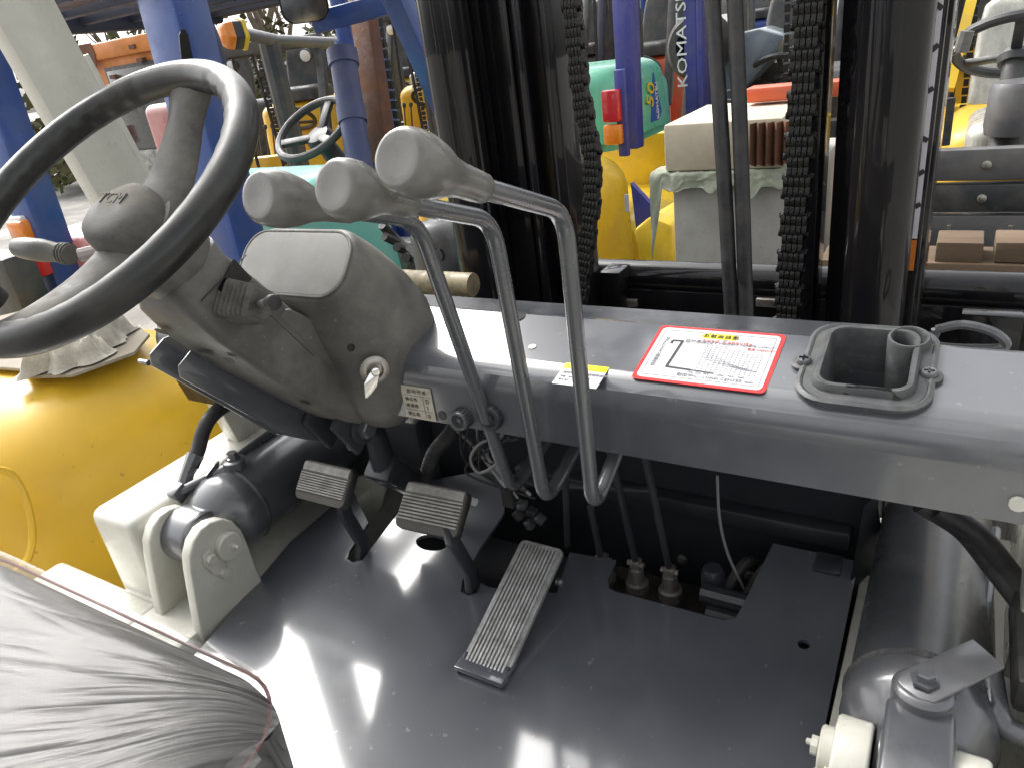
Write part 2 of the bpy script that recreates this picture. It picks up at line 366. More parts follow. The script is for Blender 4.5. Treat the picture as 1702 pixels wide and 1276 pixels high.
def build_capacity_sticker():
    c = [onB(*p) for p in ((1095, 543), (1305, 556), (1275, 655), (1052, 630))]
    x0 = (c[0].x + c[3].x) / 2; x1 = (c[1].x + c[2].x) / 2
    y0 = ((c[2].y + c[3].y) / 2 - .13) / BV.y; y1 = ((c[0].y + c[1].y) / 2 - .13) / BV.y
    W_, H_ = x1 - x0, y1 - y0
    def pt(u, v, h=0): return V((0, .13, 1.395)) + V((x0 + (x1 - x0) * u, 0, 0)) + BV * (y0 + (y1 - y0) * v) + BN * (h + .0009)
    def quad(name, m, u0, v0, u1, v1, h, par):
        r = .035; L = rrect((u1 - u0) * W_, (v1 - v0) * H_, .006, 3); cx = pt((u0 + u1) / 2, (v0 + v1) / 2, h)
        return plate(name, m, par, cx, (1, 0, 0), BV, [L], .0005)
    st = quad('capacity_sticker', M_red, 0, 0, 1, 1, .0, LIFT)
    quad('sticker_face', M_sticker, .03, .04, .97, .96, .0003, st)
    b = MB()
    def line(u0, v0, u1, v1, w_=.0006, h=.0006):
        b.bar(pt(u0, v0, h), pt(u1, v1, h), w_, .0001, up=BN)
    for u0, v0, u1, v1 in ((.06, .09, .94, .09), (.94, .09, .94, .91), (.94, .91, .06, .91), (.06, .91, .06, .09)): line(u0, v0, u1, v1)
    for k in range(13): line(.24, .24 + k * .038, .90 if k < 11 else .62, .24 + k * .038, .00032)
    for k in range(13): line(.455 + k * .036, .24, .455 + k * .036, .70 if k < 9 else .60, .00032)
    for q in range(5):
        pv = None
        for k in range(13):
            u = .455 + k * .036; v = .66 - q * .045 - (.40 - q * .05) * (1 - math.exp(-k * .16)) 
            if pv: line(*pv, u, v, .00035)
            pv = (u, v)
    b.build('chart_lines', M_inkg, st)
    b = MB()
    for a, c_ in (((.165, .66), (.165, .72)), ((.165, .72), (.255, .72)), ((.245, .73), (.225, .24)), ((.22, .25), (.42, .235)), ((.42, .235), (.60, .215))):
        w_ = .0030 if c_[0] < .6 else .0016
        b.bar(pt(*a, .0007), pt(*c_, .0007), w_, .0001, up=BN)
    b.build('chart_outline', M_ink, st)
    quad('yellow_heading', M_yel, .37, .81, .66, .90, .0006, st)
    u = (1, 0, 0)
    text('lettering', '负载曲线图', .0072, pt(.385, .828, .0010), u, BV, M_ink, st, space=1.25)
    text('lettering', 'Load Capacity', .0082, pt(.40, .742, .0010), u, BV, M_inkr, st, space=1.15)
    text('lettering', '起升高度LIFT HEIGHT mm', .0062, pt(.265, .715, .0010), u, BV, M_inkg, st)
    text('lettering', '载荷中心  LOAD CENTER mm', .0062, pt(.33, .12, .0010), u, BV, M_inkg, st)
    text('lettering', '500  600  800      1200  1400  1600', .0042, pt(.40, .185, .0010), u, BV, M_inkg, st)
    text('lettering', '标准 CAPACITY', .0042, pt(.76, .72, .0010), u, BV, M_inkg, st)
    text('lettering', '载荷 CAPACITY', .0042, pt(.76, .66, .0010), u, BV, M_inkr, st)
    text('lettering', '载荷重量CAPACITY(kg)', .0055, pt(.125, .24, .0010), BV, (-1, 0, 0), M_inkg, st)
build_capacity_sticker()

def build_warning_label():
    p = [onB(*q) for q in ((941, 603), (1012, 612), (991, 649), (919, 636))]
    x0 = (p[0].x + p[3].x) / 2; x1 = (p[1].x + p[2].x) / 2; ya = (p[2].y + p[3].y) / 2; yb = (p[0].y + p[1].y) / 2
    def pt(u, v, h=0): return V((x0 + (x1 - x0) * u, ya + (yb - ya) * v, beam_z(ya + (yb - ya) * v))) + BN * (h + .0009)
    Wd, Hd = x1 - x0, (yb - ya) / BV.y
    st = plate('warning_label', M_sticker, LIFT, pt(.5, .5), (1, 0, 0), BV, [rrect(Wd, Hd, .001, 2)], .0005)
    plate('yellow_heading', M_yel, st, pt(.5, .86, .0003), (1, 0, 0), BV, [rrect(Wd * .99, Hd * .26, .0004, 1)], .0003)
    t = [(0, .005), (-.0052, -.004), (.0052, -.004)]; plate('warning_triangle', M_ink, st, pt(.5, .86, .0006), (1, 0, 0), BV, [t, [(a * .6, c * .6 - .0004) for a, c in t]], .0002)
    text('lettering', '操作前请仔细阅读使用说明', .0045, pt(.08, .52, .0004), (1, 0, 0), BV, M_inkg, st)
    text('lettering', '警告：请勿超载 注意安全', .0033, pt(.08, .34, .0004), (1, 0, 0), BV, M_inkg, st)
    text('lettering', '禁止 站人   严禁疲劳作业', .0033, pt(.08, .20, .0004), (1, 0, 0), BV, M_inkg, st)
build_warning_label()

def build_switch_plate():
    y = .1285
    c = [at(*q, 'y', y) for q in ((657, 637), (711, 647), (729, 703), (683, 692))]
    n = V((0, -1, 0)); x0 = (c[0].x + c[3].x) / 2; x1 = (c[1].x + c[2].x) / 2; z1 = (c[0].z + c[1].z) / 2; z0 = (c[2].z + c[3].z) / 2
    Wd, Hd = x1 - x0, z1 - z0
    def pt(u, v, h=0): return V((x0 + Wd * u, y - h, z0 + Hd * v))
    st = plate('switch_position_plate', M_plate, LIFT, pt(.5, .5), (1, 0, 0), (0, 0, 1), [rrect(Wd, Hd, .001, 2)], .001)
    U, W_ = (1, 0, 0), (0, 0, 1)
    b = MB()
    for v in (.72, .28): b.bar(pt(.04, v, .0006), pt(.96, v, .0006), .0004, .0004)
    b.bar(pt(.70, .05, .0006), pt(.70, .72, .0006), .0004, .0004); b.build('ruled_lines', M_inkg, st)
    text('lettering', '启动开关', Hd * .15, pt(.2, .80, .0007), U, W_, M_ink, st, space=1.3)
    for s, v in (('输出档', .56), ('接通档', .36), ('停止档', .10)): text('lettering', s, Hd * .13, pt(.1, v, .0007), U, W_, M_ink, st, space=1.2)
    for s, v in (('D', .53), ('1', .33), ('0', .08)): text('lettering', s, Hd * .19, pt(.77, v, .0007), U, W_, M_ink, st)
build_switch_plate()

def build_sockets():
    for px, py, r, h in ((772, 691, .0135, .016), (818, 690, .0165, .010)):
        p = at(px, py, 'y', .1305)
        b = MB(); b.lathe([(r, 0), (r, h * .8), (r * .93, h), (r * .7, h), (r * .66, h * .5), (r * .3, h * .5), (r * .25, h * .8), (.0, h * .8)], p, (0, -1, 0), 22)
        o = b.build('switch_socket', M_rod if r < .015 else M_dark, LIFT)
        b = MB()
        for k in range(18):
            a = 2 * math.pi * k / 18; b.box(p + V((math.cos(a) * r, -h * .4, math.sin(a) * r)), (.0016, h * .7, .0016))
        b.build('knurling', M_dark, o)
build_sockets()

def build_tray():
    # moulded cup and oddments tray screwed on top of the beam
    c = [onB(*q) for q in ((1390, 556), (1530, 570), (1512, 668), (1340, 655))]
    cx = sum(p.x for p in c) / 4; cy = sum(p.y for p in c) / 4
    o = V((cx, cy, beam_z(cy))) + BN * .002
    Wd = ((c[1] - c[0]).length + (c[2] - c[3]).length) / 2; Hd = ((c[0] - c[3]).length + (c[1] - c[2]).length) / 2
    M_t = mat('moulded_tray_plastic', (.05, .053, .055), .4, dirt=(.12, .12, .115), dirt_amt=.5, dirt_scale=40, bump=.08, bump_scale=300)
    def P(x, y, h): return o + V((x, 0, 0)) + BV * y + BN * h
    outer = rrect(Wd, Hd, .018, 5)
    cupc = (Wd * .385, Hd * .375); cr = .0165
    def loop(inset, h, rr): return [P(x, y, h) for x, y in rrect(Wd - 2 * inset, Hd - 2 * inset, rr, 5)]
    b = MB()
    b.loft([loop(-.012, .0, .028), loop(-.012, .003, .028), loop(-.004, .004, .02), loop(-.002, .0095, .018), loop(-.0005, .0115, .017), loop(.0032, .0115, .015), loop(.0045, .009, .014), loop(.009, -.105, .014)], cap=False)
    b.add(loop(.009, -.105, .014), [tuple(range(24))])
    tr = b.build('oddments_tray', M_t, LIFT)
    b = MB(); q = P(cupc[0], cupc[1], 0)
    b.lathe([(cr + .003, -.095), (cr + .003, .0105), (cr + .0018, .0125), (cr + .0002, .0125), (cr - .0012, .0105), (cr - .002, -.095), (.001, -.095)], q, BN, 28, cap=False); b.build('cup_ring', M_t, tr)
    b = MB(); b.loft([loop(-.018, .0005, .03), loop(-.018, .0028, .03), loop(-.0145, .0045, .029), loop(-.0125, .0035, .028)], cap=False); b.build('tray_flange', M_t, tr)
    for px, py in ((1336, 607), (1543, 629)):
        p = onB(px, py); b = MB(); b.lathe([(.0125, .0), (.0125, .004), (.011, .005)], p, BN, 16); b.build('screw_lug', M_t, tr)
        b = MB(); b.lathe([(.0078, .005), (.0078, .0068), (.006, .0095), (.001, .0102)], p, BN, 16); sc = b.build('screw', M_rod, tr)
        b = MB(); b.box(p + BN * .0103, (.009, .0018, .0012)); b.box(p + BN * .0103, (.0018, .009, .0012)); b.build('screw_slot', M_black, tr)
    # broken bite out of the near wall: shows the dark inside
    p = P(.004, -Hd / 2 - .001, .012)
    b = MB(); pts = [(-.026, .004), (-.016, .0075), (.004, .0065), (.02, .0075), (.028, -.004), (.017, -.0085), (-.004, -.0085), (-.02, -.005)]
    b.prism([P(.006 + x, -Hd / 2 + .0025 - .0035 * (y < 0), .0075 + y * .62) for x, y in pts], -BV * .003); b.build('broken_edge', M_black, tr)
build_tray()

# ---- rear half of the truck: hood, seat back, counterweight
def build_rear():
    b = MB(); b.box((0, -1.25, 1.10), (1.0, .62, .34)); b.build('engine_hood', M_white, LIFT, bevel=.05, seg=4)
    b = MB(); b.box((0, -1.85, 1.05), (1.22, .58, .85)); b.build('counterweight', M_dark, LIFT, bevel=.09, seg=4)
    rings = []
    for k in range(8):
        t = k / 7; rings.append([V((-.2 + u, -.86 - .12 * t + v, 1.30 + .56 * t)) for u, v in rrect(.50 - .10 * t ** 3, .12, .05, 5)])
    b = MB(); b.loft(rings); b.build('seat_back', M_vinyl, LIFT, bevel=.01, ang=60)
    for z0, z1 in ((1.94, 2.16), (2.34, 2.60)):
        b = MB(); b.box((0, .94, (z0 + z1) / 2), (.62, .04, z1 - z0)); b.build('added_mast_crossbeam', M_black, LIFT, bevel=.006)  # unseen crossbeams, added to darken the reflection on the dash beam top
build_rear()

# ---- control levers
def build_lever(x, T, S0, K, B, U):
    pK, pT, pB, pU = (at(*q, 'x', x) for q in (K, T, B, U)); pS = at(*S0, 'x', x)
    end = pU + (pU - pB).normalized() * .07
    b = MB(); path = smooth_path([pS + (pS - pT).normalized() * .02, pT, pB, end], .032, 7); b.tube(path, .0087, 14); lv = b.build('control_lever', M_rod, LIFT)
    ax = (pS - pT).normalized(); ax = (pK - pS).normalized() * .7 + ax * .3; ax.normalize()
    L = (pK - pS).length + .010; r = .0232
    prof = [(.0098, 0), (.0118, .003), (.0125, L * .16), (.0130, L * .32), (.0155, L * .48), (.0205, L * .62), (r, L * .76), (r * 1.0, L * .86), (r * .93, L * .95), (r * .83, L * .985), (r * .72, L * .99), (r * .5, L * .985), (.001, L * .98)]
    b = MB(); b.lathe(prof, pS - ax * .004, ax, 32); b.build('knob', M_knob, lv, ang=60)
    return lv
build_lever(.173, (938, 352), (800, 313), (668, 262), (986, 848), (1018, 768))
build_lever(.093, (818, 366), (680, 340), (562, 310), (906, 836), (946, 765))
build_lever(.013, (693, 366), (580, 350), (437, 327), (851, 818), (884, 768))

def build_linkage():
    # push rods from the lever shaft down to the control valve
    tops = ((1022, 785), (1075, 772), (985, 860), (940, 800)); bots = ((1057, 935), (1113, 948), (998, 925), (943, 905))
    for (a, c) in zip(tops, bots):
        p = at(*a, 'y', .235); q = at(*c, 'y', .29)
        b = MB(); b.tube([p + (p - q) * .25, p, q], .0052, 8); b.build('push_rod', M_dark, LIFT)
    for a in ((1057, 938), (1113, 950), (1003, 930)):
        q = at(*a, 'y', .29)
        b = MB(); b.box(q + V((0, 0, .0)), (.016, .016, .022)); b.build('clevis', M_steel, LIFT, bevel=.003)
        b = MB(); b.tube([q + V((-.013, 0, .002)), q + V((.013, 0, .002))], .0045, 8); b.build('clevis_pin', M_steel, LIFT)
        b = MB(); b.lathe([(.018, -.05), (.018, -.032), (.013, -.03), (.011, -.006)], q, (0, 0, 1), 16); b.build('spool_boss', M_steel, LIFT)
    c = at(1080, 985, 'z', .955)
    b = MB(); b.box((c.x + .0, .285, .925), (.27, .10, .07)); b.build('control_valve', mat('oily_valve_iron', (.022, .021, .02), .35, metal=.3, dirt=(.06, .048, .035), dirt_amt=.6, dirt_scale=40, bump=.3, bump_scale=200), LIFT, bevel=.012, seg=3)
    for k in range(9):
        q = V((c.x - .12 + .03 * k, .25 + .05 * (k % 2), .960)); b = MB(); b.lathe([(.008, 0), (.008, .007), (.005, .008)], q, (0, 0, 1), 6); b.build('valve_bolt', M_rod if k % 3 else M_steel, LIFT)
    for k in range(3):
        q = V((c.x - .09 + .07 * k, .24, .955)); b = MB(); b.lathe([(.024, 0), (.024, .012), (.018, .02), (.012, .024)], q, (0, 0, 1), 18); b.build('spool_cap', M_cyl, LIFT)
    for k in range(4):
        a0 = V((c.x + .10 + .03 * k, .30, .95)); b = MB(); b.tube(spline([a0, a0 + V((.03, .06, .05)), a0 + V((.05, .11, -.02)), a0 + V((.05, .12, -.12))], 8), .009, 10); b.build('valve_hose', M_rubber, LIFT)
    b = MB(); q = at(1185, 950, 'y', .30); b.lathe([(.017, -.04), (.017, 0), (.013, .008)], q, (0, 0, 1), 12); b.build('valve_fitting', M_dark, LIFT)
    b = MB(); q = at(1190, 985, 'y', .27); b.tube([q + V((-.02, .0, -.005)), q + V((.045, 0, -.005))], .014, 10); b.build('valve_fitting', M_dark, LIFT)
    b = MB(); q = at(1210, 1015, 'y', .26); b.tube([q + V((-.03, 0, -.012)), q + V((.04, 0, -.012))], .012, 10); b.build('valve_fitting', M_dark, LIFT)
    b = MB(); b.tube(spline([at(1192, 790, 'y', .33), at(1196, 860, 'y', .33), at(1210, 920, 'y', .33), at(1240, 985, 'y', .33)]), .0022, 6); b.build('thin_wire', M_wire, LIFT)
    b = MB(); b.tube([at(830, 800, 'y', .30), at(1090, 815, 'y', .30)], .006, 8); b.build('lever_shaft', M_dark, LIFT)
    # relay / connector cluster behind the levers
    q = at(845, 825, 'y', .26); b = MB(); b.box(q, (.02, .012, .035)); b.build('connector', M_rubber, LIFT, bevel=.002)
    for k, (px, py) in enumerate(((868, 838), (884, 850), (898, 862), (862, 855), (880, 870))):
        q = at(px, py, 'y', .27); b = MB(); b.box(q, (.016, .014, .012), Matrix.Rotation(.3 * k, 3, 'Y')); b.build('connector', M_rubber if k % 2 else M_rod, LIFT, bevel=.0015)
    for k in range(9):
        a = at(750 + 14 * k, 705 + 3 * k, 'y', .22); m = at(790 + random.uniform(-20, 50), 760 + random.uniform(-20, 30), 'y', .27); e = at(840 + 7 * k, 810 + 6 * (k % 4), 'y', .26)
        b = MB(); b.tube(spline([a, m, e], 10), random.uniform(.0016, .003), 6); b.build('wire', M_hose if k % 3 else M_wire, LIFT)
    b = MB(); cpt = [at(*q, 'y', .22) for q in ((830, 728), (800, 735), (782, 760), (795, 785), (822, 772), (828, 750))]; b.tube(spline(cpt, 8), .0022, 6); b.build('wire_loop', M_wire, LIFT)
    # corrugated conduit
    pts = spline([at(*q, 'y', .27) for q in ((765, 690), (748, 720), (720, 755), (706, 800), (705, 840))], 26)
    b = MB(); b.tube(pts, [.0125 if i % 3 else .0105 for i in range(len(pts))], 12); b.build('corrugated_conduit', M_rubber, LIFT)
build_linkage()

# ---- pedals
def build_pad_pedal(corners, arm, name):
    tl, tr, br, bl = corners
    c = (tl + tr + br + bl) / 4; u = ((tr - tl) + (br - bl)).normalized(); v0 = ((tl - bl) + (tr - br)); v = (v0 - u * v0.dot(u)).normalized(); n = u.cross(v)
    Wd = ((tr - tl).length + (br - bl).length) / 2; Hd = v0.length / 2
    root = plate(name, M_rubber, LIFT, c - n * .003, u, v, [rrect(Wd, Hd, .010, 4)], .014, bevel=.003)
    plate('pad_face', mat('shaded_groove_rubber', (.085, .08, .07), .7), root, c + n * .0005, u, v, [rrect(Wd * .985, Hd * .985, .010, 4)], .004)  # groove shade put into the rubber colour so the ribs stand out
    y = -Hd / 2 + .016
    N = 8; sp_ = (Hd - .036) / (N - 1); rw = sp_ * .36
    for k in range(N):
        yy = -Hd / 2 + .015 + sp_ * k
        b = MB(); hw = Wd * .47
        ring = []
        for x in (-hw, hw): ring.append([c + u * x + v * (yy + a_) + n * h for a_, h in ((-rw, -.001), (-rw * .7, .0042), (rw * .7, .0042), (rw, -.001))])
        b.loft(ring); b.build('rib', M_pad, root)
    b = MB(); hw = Wd * .46; b.loft([[c + u * x + v * (Hd / 2 + a_) + n * h for a_, h in ((-.018, 0), (-.016, .0035), (-.004, .0035), (-.002, 0))] for x in (-hw, hw)]); b.build('rib', M_pad, root)
    b = MB(); P = [V(p) for p in arm]
    b.loft([[p + V((sx * .006, 0, 0)) + dd for sx, dd in ((-1, V((0, -.011, 0))), (1, V((0, -.011, 0))), (1, V((0, .011, 0))), (-1, V((0, .011, 0))))] for p in P]); b.build('pedal_arm', M_dark, root, bevel=.0015)
def zc(pts, zt, zb): return [at(*pts[0], 'z', zt), at(*pts[1], 'z', zt), at(*pts[2], 'z', zb), at(*pts[3], 'z', zb)]
c1 = zc(((509, 763), (585, 778), (572, 848), (487, 824)), 1.172, 1.125)
m1 = (c1[0] + c1[1] + c1[2] + c1[3]) / 4
build_pad_pedal(c1, [m1 + V((.02, .01, -.012)), at(575, 855, 'x', -.305), at(602, 900, 'x', -.30), at(600, 925, 'x', -.30), at(615, 955, 'x', -.30)], 'clutch_pedal')
c2 = zc(((672, 797), (772, 815), (765, 898), (660, 874)), 1.165, 1.118)
m2 = (c2[0] + c2[1] + c2[2] + c2[3]) / 4
build_pad_pedal(c2, [m2 + V((.03, .0, -.012)), at(752, 898, 'x', -.078), at(782, 950, 'x', -.075), at(786, 985, 'x', -.075), at(800, 1020, 'x', -.075)], 'brake_pedal')
b = MB(); p = at(785, 828, 'y', .21); b.tube([p + V((-.03, .0, 0)), p + V((.006, 0, -.006))], .006, 10); b.build('plastic_pin', mat('white_nylon', (.7, .7, .68), .35), LIFT)

def build_accelerator():
    bl = onF(756, 1118); br = onF(838, 1150); x0, x1 = bl.x + .002, br.x - .004
    yb = (bl.y + br.y) / 2
    bl = V((x0, yb, Fpt(0, yb - .15).z + .030)); tr = at(938, 912, 'x', x1)
    top = V((0, tr.y, tr.z)); bot = V((0, bl.y, bl.z))
    bl = at(760, 1110, 'x', x0); bot = V((0, bl.y, bl.z))
    v = (top - bot).normalized(); u = V((1, 0, 0)); n = u.cross(v); Ld = (top - bot).length; Wd = x1 - x0
    c = V(((x0 + x1) / 2, 0, 0)) + (top + bot) / 2
    root = plate('accelerator_pedal', M_alu, LIFT, c, u, v, [rrect(Wd, Ld, .009, 4)], .009, bevel=.002)
    N = 11
    for k in range(N):
        x = -Wd / 2 + .008 + (Wd - .016) * k / (N - 1)
        b = MB(); b.loft([[c + v * yy + u * (x + a_) + n * h for a_, h in ((-.0022, 0), (-.0014, .0032), (.0014, .0032), (.0022, 0))] for yy in (-Ld / 2 + .008, Ld / 2 - .008)]); b.build('rib', M_alu, root)
    for s in (-1, 1):
        b = MB(); q = c - v * (Ld / 2) + u * (s * (Wd / 2 - .003)); b.box(q - n * .012 + v * .01, (.005, .03, .03), Matrix((u, v, n)).transposed()); b.build('hinge_ear', M_dark, root, bevel=.002)
    q = c - v * (Ld / 2 - .006) - n * .014; b = MB(); b.tube([q - u * (Wd / 2), q + u * (Wd / 2)], .0065, 10); b.build('hinge_pin', M_steel, root)
    b = MB(); g = Fpt(c.x, (q.y - .15), .004); b.box(g + V((0, .005, .004)), (Wd * 1.05, .04, .008)); b.build('hinge_base', M_floor, root, bevel=.002)
    b = MB(); b.tube([c + v * .04 - n * .006, c + v * .05 - n * .05], .006, 8); b.build('push_stub', M_dark, root)
    b = MB(); p = onF(930, 968); b.lathe([(.007, 0), (.007, .004), (.004, .008)], p, (0, 0, 1), 10); b.build('floor_stop', M_rod, LIFT)
build_accelerator()

# ---- tilt cylinders and their brackets
PINZ = 1.103
def build_bracket(xa, xb, pts):
    b = MB(); b.prism([V((xa, p.y, p.z)) for p in pts], (xb - xa, 0, 0)); return b.build('cylinder_bracket', M_white, LIFT, bevel=.0035, seg=3)
def bracket_outline():
    px = [(338, 1064), (328, 1010), (318, 950), (316, 925), (322, 900), (334, 880), (350, 868), (370, 862), (388, 866), (402, 880), (411, 900), (420, 925), (431, 955)]
    P = [at(*p, 'x', -.425) for p in px]; return P
BO = bracket_outline()
ext = [V((0, BO[0].y, .955))] + BO + [V((0, BO[-1].y + .01, .955))]
kb = build_bracket(-.447, -.425, ext); build_bracket(-.545, -.523, ext)
def build_pin(xf, s, par, real=True):
    b = MB(); b.lathe([(.0225, -.02), (.0225, .011), (.0205, .013), (.001, .013)], (xf, 0, PINZ), (s, 0, 0), 28); b.build('pivot_pin', M_white, par)
    b = MB(); b.lathe([(.005, .012), (.005, .018), (.003, .019), (.003, .025), (.001, .026)], (xf, .003, PINZ), (s, 0, 0), 10); b.build('grease_nipple', M_white, par)
    b = MB(); b.prism([V((xf, y, z)) for y, z in ((-.042, PINZ + .012), (-.028, PINZ + .014), (-.022, PINZ - .003), (-.012, PINZ - .025), (-.012, PINZ - .042), (-.024, PINZ - .046), (-.038, PINZ - .025), (-.046, PINZ - .002))], (s * .005, 0, 0)); b.build('keeper_plate', M_white, par, bevel=.0015)
    for y, z in ((-.034, PINZ + .001), (-.022, PINZ - .034)):
        b = MB(); b.lathe([(.0085, .005), (.0085, .012), (.0075, .0135)], (xf, y, z), (s, 0, 0), 6); b.build('bolt', M_white, par)
build_pin(-.425, 1, kb)
ext_r = [V((0, p.y, p.z)) for p in ext]
kr = build_bracket(.448, .479, ext_r); build_bracket(.538, .570, ext_r); build_pin(.448, -1, kr)
b = MB(); b.lathe([(.006, 0), (.006, .012), (.009, .013), (.009, .019)], (.447, -.004, PINZ + .006), (-1, 0, 0), 8); b.build('grease_nipple', M_white, kr)

def build_cylinder(xc, r, detail, sl=-.07):
    p0 = V((xc, 0, PINZ)); d = V((0, 1, sl)).normalized(); up = V((0, -sl, 1)).normalized()
    b = MB(); b.lathe([(.03, .01), (r * .8, .025), (r * .98, .05), (r * 1.04, .056), (r * 1.04, .085), (r, .09), (r, .72), (r * 1.06, .722), (r * 1.06, .78), (.03, .782)], p0, d, 40)
    cy = b.build('tilt_cylinder', M_cyl, LIFT, ang=50)
    b = MB(); b.lathe([(.042, -.032), (.046, -.026), (.046, .026), (.042, .032)], p0, (1, 0, 0), 28)
    b.box(p0 + d * .03, (.06, .05, .07)); b.build('cylinder_eye', M_cyl, cy, bevel=.004)
    b = MB(); b.lathe([(r * 1.02, .0), (r * 1.07, .004), (r * 1.02, .009)], p0 + d * .088, d, 40, cap=False); b.build('weld_bead', mat('rough_weld', (.05, .05, .055), .4, metal=.2, bump=1, bump_scale=300, dirt=(.2, .19, .17), dirt_amt=.5, dirt_scale=60), cy)
    return cy, p0, d, up
cyl_l, pl, dl, ul = build_cylinder(-.497, .065, True, 0.0)
# port boss, hose fitting and hose of the left cylinder
def build_ports_left():
    p = pl + dl * .105 + ul * .060
    b = MB(); b.lathe([(.019, -.01), (.019, .018), (.016, .020)], p, ul, 16); b.build('port_boss', M_cyl, cyl_l)
    b = MB(); b.lathe([(.012, .02), (.012, .024), (.009, .025), (.009, .032)], p, ul, 6); b.build('port_bolt', M_cyl, cyl_l)
    q = at(297, 818, 'x', -.56); b = MB(); b.box(q, (.02, .026, .026), Matrix.Rotation(.4, 3, 'X')); b.tube([q, p + ul * .01], .009, 10); b.build('elbow_fitting', M_rod, cyl_l, bevel=.003)
    pts = [at(*k, 'x', -.565) for k in ((304, 812), (312, 785), (325, 755))]
    b = MB(); b.tube(pts, [.012, .011, .0145], 8); b.build('hose_nut', M_rod, cyl_l)
    pts = spline([at(*k, 'x', -.565) for k in ((318, 775), (330, 745), (338, 715), (355, 688), (385, 668), (420, 660))], 8)
    b = MB(); b.tube(pts, .0125, 12); b.build('hydraulic_hose', M_hose, LIFT)
    a = at(372, 775, 'x', -.53); c = at(455, 715, 'x', -.53)
    b = MB(); b.tube([a, c], .0072, 10); b.build('steel_pipe', M_rod, LIFT)
    pts = [at(*k, 'x', -.52) for k in ((340, 790), (355, 770), (362, 765), (360, 790), (346, 812))]
    b = MB(); b.prism(pts, (.004, 0, 0)); b.build('strap', M_cyl, cyl_l)
build_ports_left()
cyl_r, pr, dr, ur = build_cylinder(.513, .066, True)
def build_ports_right():
    # square eye block with boss and bolt, flat strap, bent pipe
    b = MB(); b.box(pr + V((0, -.015, .018)), (.056, .10, .085)); b.build('eye_block', M_cyl, cyl_r, bevel=.006, seg=3)
    p = pr + dr * .04 + ur * .066
    b = MB(); b.lathe([(.026, -.03), (.026, .004), (.023, .008), (.02, .009)], p, ur, 24); b.build('port_boss', M_cyl, cyl_r)
    b = MB(); b.lathe([(.0125, .013), (.0125, .016), (.0085, .0165), (.0085, .023), (.007, .0245)], p, ur, 6); b.build('port_bolt', M_rod, cyl_r)
    e = at(1642, 1098, 'z', p.z + .012); d = (e - p).normalized(); s = d.cross(V((0, 0, 1))).normalized()
    b = MB(); b.prism([p - d * .022 + s * .004 + ur * .009, p - d * .008 + s * .02 + ur * .009, e + s * .017 + ur * .006, e - s * .019 + ur * .006, p - d * .008 - s * .018 + ur * .009, p - d * .018 - s * .012 + ur * .009], ur * .004); b.build('strap', M_cyl, cyl_r, bevel=.001)
    pts = smooth_path([at(1645, 1112, 'z', 1.14), at(1655, 1180, 'z', 1.13), at(1668, 1208, 'z', 1.12), at(1740, 1240, 'z', 1.12)], .03)
    b = MB(); b.tube(pts, .011, 12); b.build('bent_pipe', M_rod, LIFT)
    pts = [at(1655, 880, 'z', 1.12), at(1625, 1110, 'z', 1.12)]
    b = MB(); b.tube(pts, .006, 8); b.build('steel_pipe', M_rod, LIFT)
    for k, (o1, o2) in enumerate(((0, 0), (26, 8))):
        pts = spline([at(1530 + o1, 835 + o2, 'z', 1.25), at(1600 + o1, 880 + o2, 'z', 1.22), at(1650 + o1, 940 + o2, 'z', 1.18), at(1705 + o1, 1010 + o2, 'z', 1.15)], 8)
        b = MB(); b.tube(pts, .0115, 12); b.build('hydraulic_hose', M_hose, LIFT)
    b = MB(); b.box(at(1712, 1075, 'z', 1.15), (.03, .14, .04)); b.build('hose_clamp', M_rubber, LIFT, bevel=.006)
build_ports_right()

